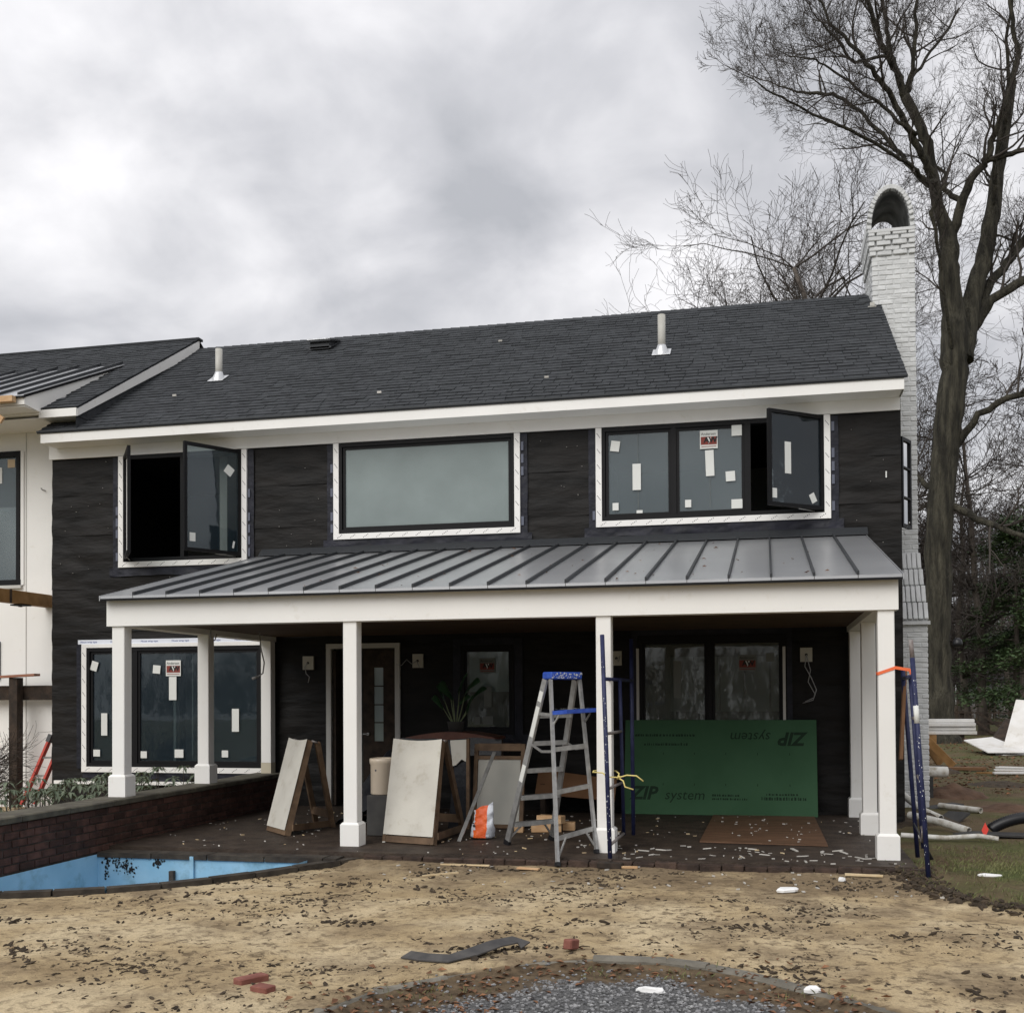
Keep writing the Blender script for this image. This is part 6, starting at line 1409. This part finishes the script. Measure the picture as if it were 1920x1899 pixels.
# brush and far woods
def thicket(name, n, seed, d0, d1, u0, u1, h0, h1, m_, label, r):
    b = MB(); rn = random.Random(seed)
    for k in range(n):
        p = at(rn.uniform(u0, u1), rn.uniform(d0, d1)); h = rn.uniform(h0, h1); q = p; d = V((rn.gauss(0, .18), rn.gauss(0, .18), 1)).normalized(); pts = [p]
        for i in range(4): d = (d+V((rn.gauss(0, .15), rn.gauss(0, .15), .1))).normalized(); q = q+d*h/4; pts.append(q)
        b.tube(pts, [r*1.0, r*.9, r*.7, r*.5, r*.3], 3, False)
        for j in range(3):
            i = rn.randint(1, 3); dd = (d+V((rn.gauss(0, .6), rn.gauss(0, .6), rn.gauss(.2, .4)))).normalized(); b.tube([pts[i], pts[i]+dd*h*.15, pts[i]+dd*h*.28+V((0, 0, .1))], [r*.5, r*.4, r*.2], 3, False)
    b.build(name, m_, label=label, cat='brush', kind='stuff')
thicket('far_woods', 800, 3, 85, 150, 1690, 1990, 6, 15, TWIGF, 'far mass of bare grey-brown woods behind the fence', .05)
thicket('underbrush', 1300, 4, 62, 82, 1700, 1980, .6, 2.2, mat('dry_brush', (.15, .112, .086), .95, (.22, .17, .13), 2), 'dry brown underbrush along the edge of the woods', .012)
thicket('far_woods_left', 260, 9, 90, 130, -120, 40, 6, 14, TWIGF, 'far pale bare woods beyond the white wing', .05)
# leaf litter bank far
def evergreen(u, dist, h, w, seed, label, n, low=.06):
    rn = random.Random(seed); base = at(u, dist); base.z = gh(base.x, base.y)-.05; t = thing('evergreen_tree', label, 'tree', base)
    tr = MB(); tr.tube([base, base+V((.05, 0, h*.5)), base+V((0, .1, h*.95))], [w*.05, w*.03, .02], 8); b = MB(); 
    for k in range(46):
        z = h*(low+(.92-low)*(k/46)); a = rn.uniform(0, 6.28); L_ = w*(1-(z/h)**1.6)*rn.uniform(.6, 1.1)+.25; d = V((cos(a), sin(a), rn.uniform(-.15, .25))); p0 = base+V((0, 0, z)); pts = [p0+d*L_*tt+V((0, 0, -.25*L_*tt*tt)) for tt in (0, .35, .7, 1)]
        tr.tube(pts, [.035, .025, .015, .006], 4, False)
        for j in range(n//46):
            tt = rn.uniform(.18, 1)**.8; c = p0+d*L_*tt+V((0, 0, -.25*L_*tt*tt))+V((rn.gauss(0, .24), rn.gauss(0, .24), rn.gauss(0, .15)))
            s_ = rn.uniform(.045, .10); a2 = rn.uniform(0, 6.28); e = V((cos(a2), sin(a2), rn.uniform(-.5, .5))); f_ = V((-sin(a2)*.6, cos(a2)*.6, rn.uniform(-.6, .6)))
            b.add([c-e*s_, c+f_*s_*.7, c+e*s_, c-f_*s_*.7], [(0, 1, 2, 3)])
    tr.build('trunk', BARKG, t); b.build('crown', LEAFG, t)
evergreen(1905, 45, 9.6, 3.0, 31, 'dark evergreen tree at the right edge behind the white sheets', 24000, .10)
evergreen(1980, 44, 11.5, 3.2, 32, 'taller dark evergreen cut off by the right edge', 15000)
evergreen(1842, 54, 7.5, 1.3, 33, 'loose small evergreen just right of the big oak trunk', 3000, .5)
thicket('reflection_woods', 1400, 19, -60, -36, -1600, 4000, 3, 6.5, BARKG, 'unseen bare woods added behind the viewer to darken the window reflections', .09)  # unseen sticks added so the lower panes mirror something dark
# far white house glimpsed through the woods
fh = thing('far_white_house', 'distant white building glimpsed through the woods right of the oak', 'building', at(1838, 70))
p = at(1838, 70)
b = MB(); b.box(p.x-.7, p.x+1.6, p.y, p.y+5, GZ, GZ+2.2); b.build('wall', FARH, fh)
b = MB(); b.prism([(p.x-.9, p.y-.3, GZ+2.2), (p.x+1.8, p.y-.3, GZ+2.2), (p.x+1.8, p.y+2.5, GZ+3.2), (p.x-.9, p.y+2.5, GZ+3.2)], (0, 0, .15)); b.build('roof', DARKST, fh)
for k in range(2): b = MB(); b.box(p.x-.3+k*.9, p.x+.1+k*.9, p.y-.04, p.y-.005, GZ+.9, GZ+1.8); b.build('window', DARKIN, fh)
# ------------------------------------------------------------------ shrubs at left
rh = thing('rhododendron_bush', 'low rhododendron with drooping leaves behind the brick wall', 'shrub', (-.6, -2.4, 0))
b = MB(); rn = random.Random(61); st_ = MB()
def whorl(c, n, L_):
    for k in range(n):
        a = 2*pi*k/n+rn.uniform(-.3, .3); d = V((cos(a), sin(a), rn.uniform(-.55, .1))).normalized(); s_ = V((-sin(a), cos(a), rn.uniform(-.2, .2)))*L_*.16; m_ = c+d*L_*.5+V((0, 0, .01)); e = c+d*L_+V((0, 0, -.03))
        b.add([c, m_+s_, e, m_-s_, m_-V((0, 0, .008))], [(0, 4, 1), (4, 2, 1), (0, 3, 4), (3, 2, 4)])
for k in range(190):
    x = rn.uniform(-2.0, .52); y = rn.uniform(-4.6, -.5)
    top = .62-.10*abs(x+.3)+.10*noise.noise(V((x*2, y*2, 0))); z = rn.uniform(.25, top); c = V((x, y, z)); whorl(c, rn.randint(6, 9), rn.uniform(.09, .16)); st_.tube([V((x+rn.uniform(-.1, .1), y, -.1)), c.lerp(V((x, y, 0)), .4), c], [.008, .006, .004], 4, False)
b.build('foliage', LEAFR, rh); st_.build('stems', TWIG, rh)
bs = thing('bare_shrub', 'leafless twiggy shrub at the left edge before the white wall', 'shrub', (-1.9, -2.2, 0))
b = MB(); rn = random.Random(62)
for k in range(46):
    a = rn.uniform(-1.2, 1.2); d = V((cos(a)*.8, sin(a)*.4, rn.uniform(.5, 1.3))).normalized(); grow(b, None, V((-2.45+rn.uniform(-.2, .1), -2.3+rn.uniform(-.25, .25), rn.uniform(.0, .3))), d, rn.uniform(.5, .85), .007, 2, rn, -.06, .25, .0022, 4, .6)
b.build('twigs', WOODW, bs)
# felled grass strip & leaf litter behind house
b = MB(); rn = random.Random(71)
for k in range(2600):
    p = at(rn.uniform(1735, 1960), rn.uniform(18, 50)); s_ = rn.uniform(.02, .05); leafquad(b, p.x, p.y, gh(p.x, p.y), s_, rn)
b.build('lawn_litter', LEAFB, label='brown leaf litter over the back lawn under the oak', cat='leaves', kind='stuff')
print('objects', len(bpy.data.objects), 'tris', sum(len(o.data.polygons) for o in bpy.data.objects if o.type == 'MESH'))
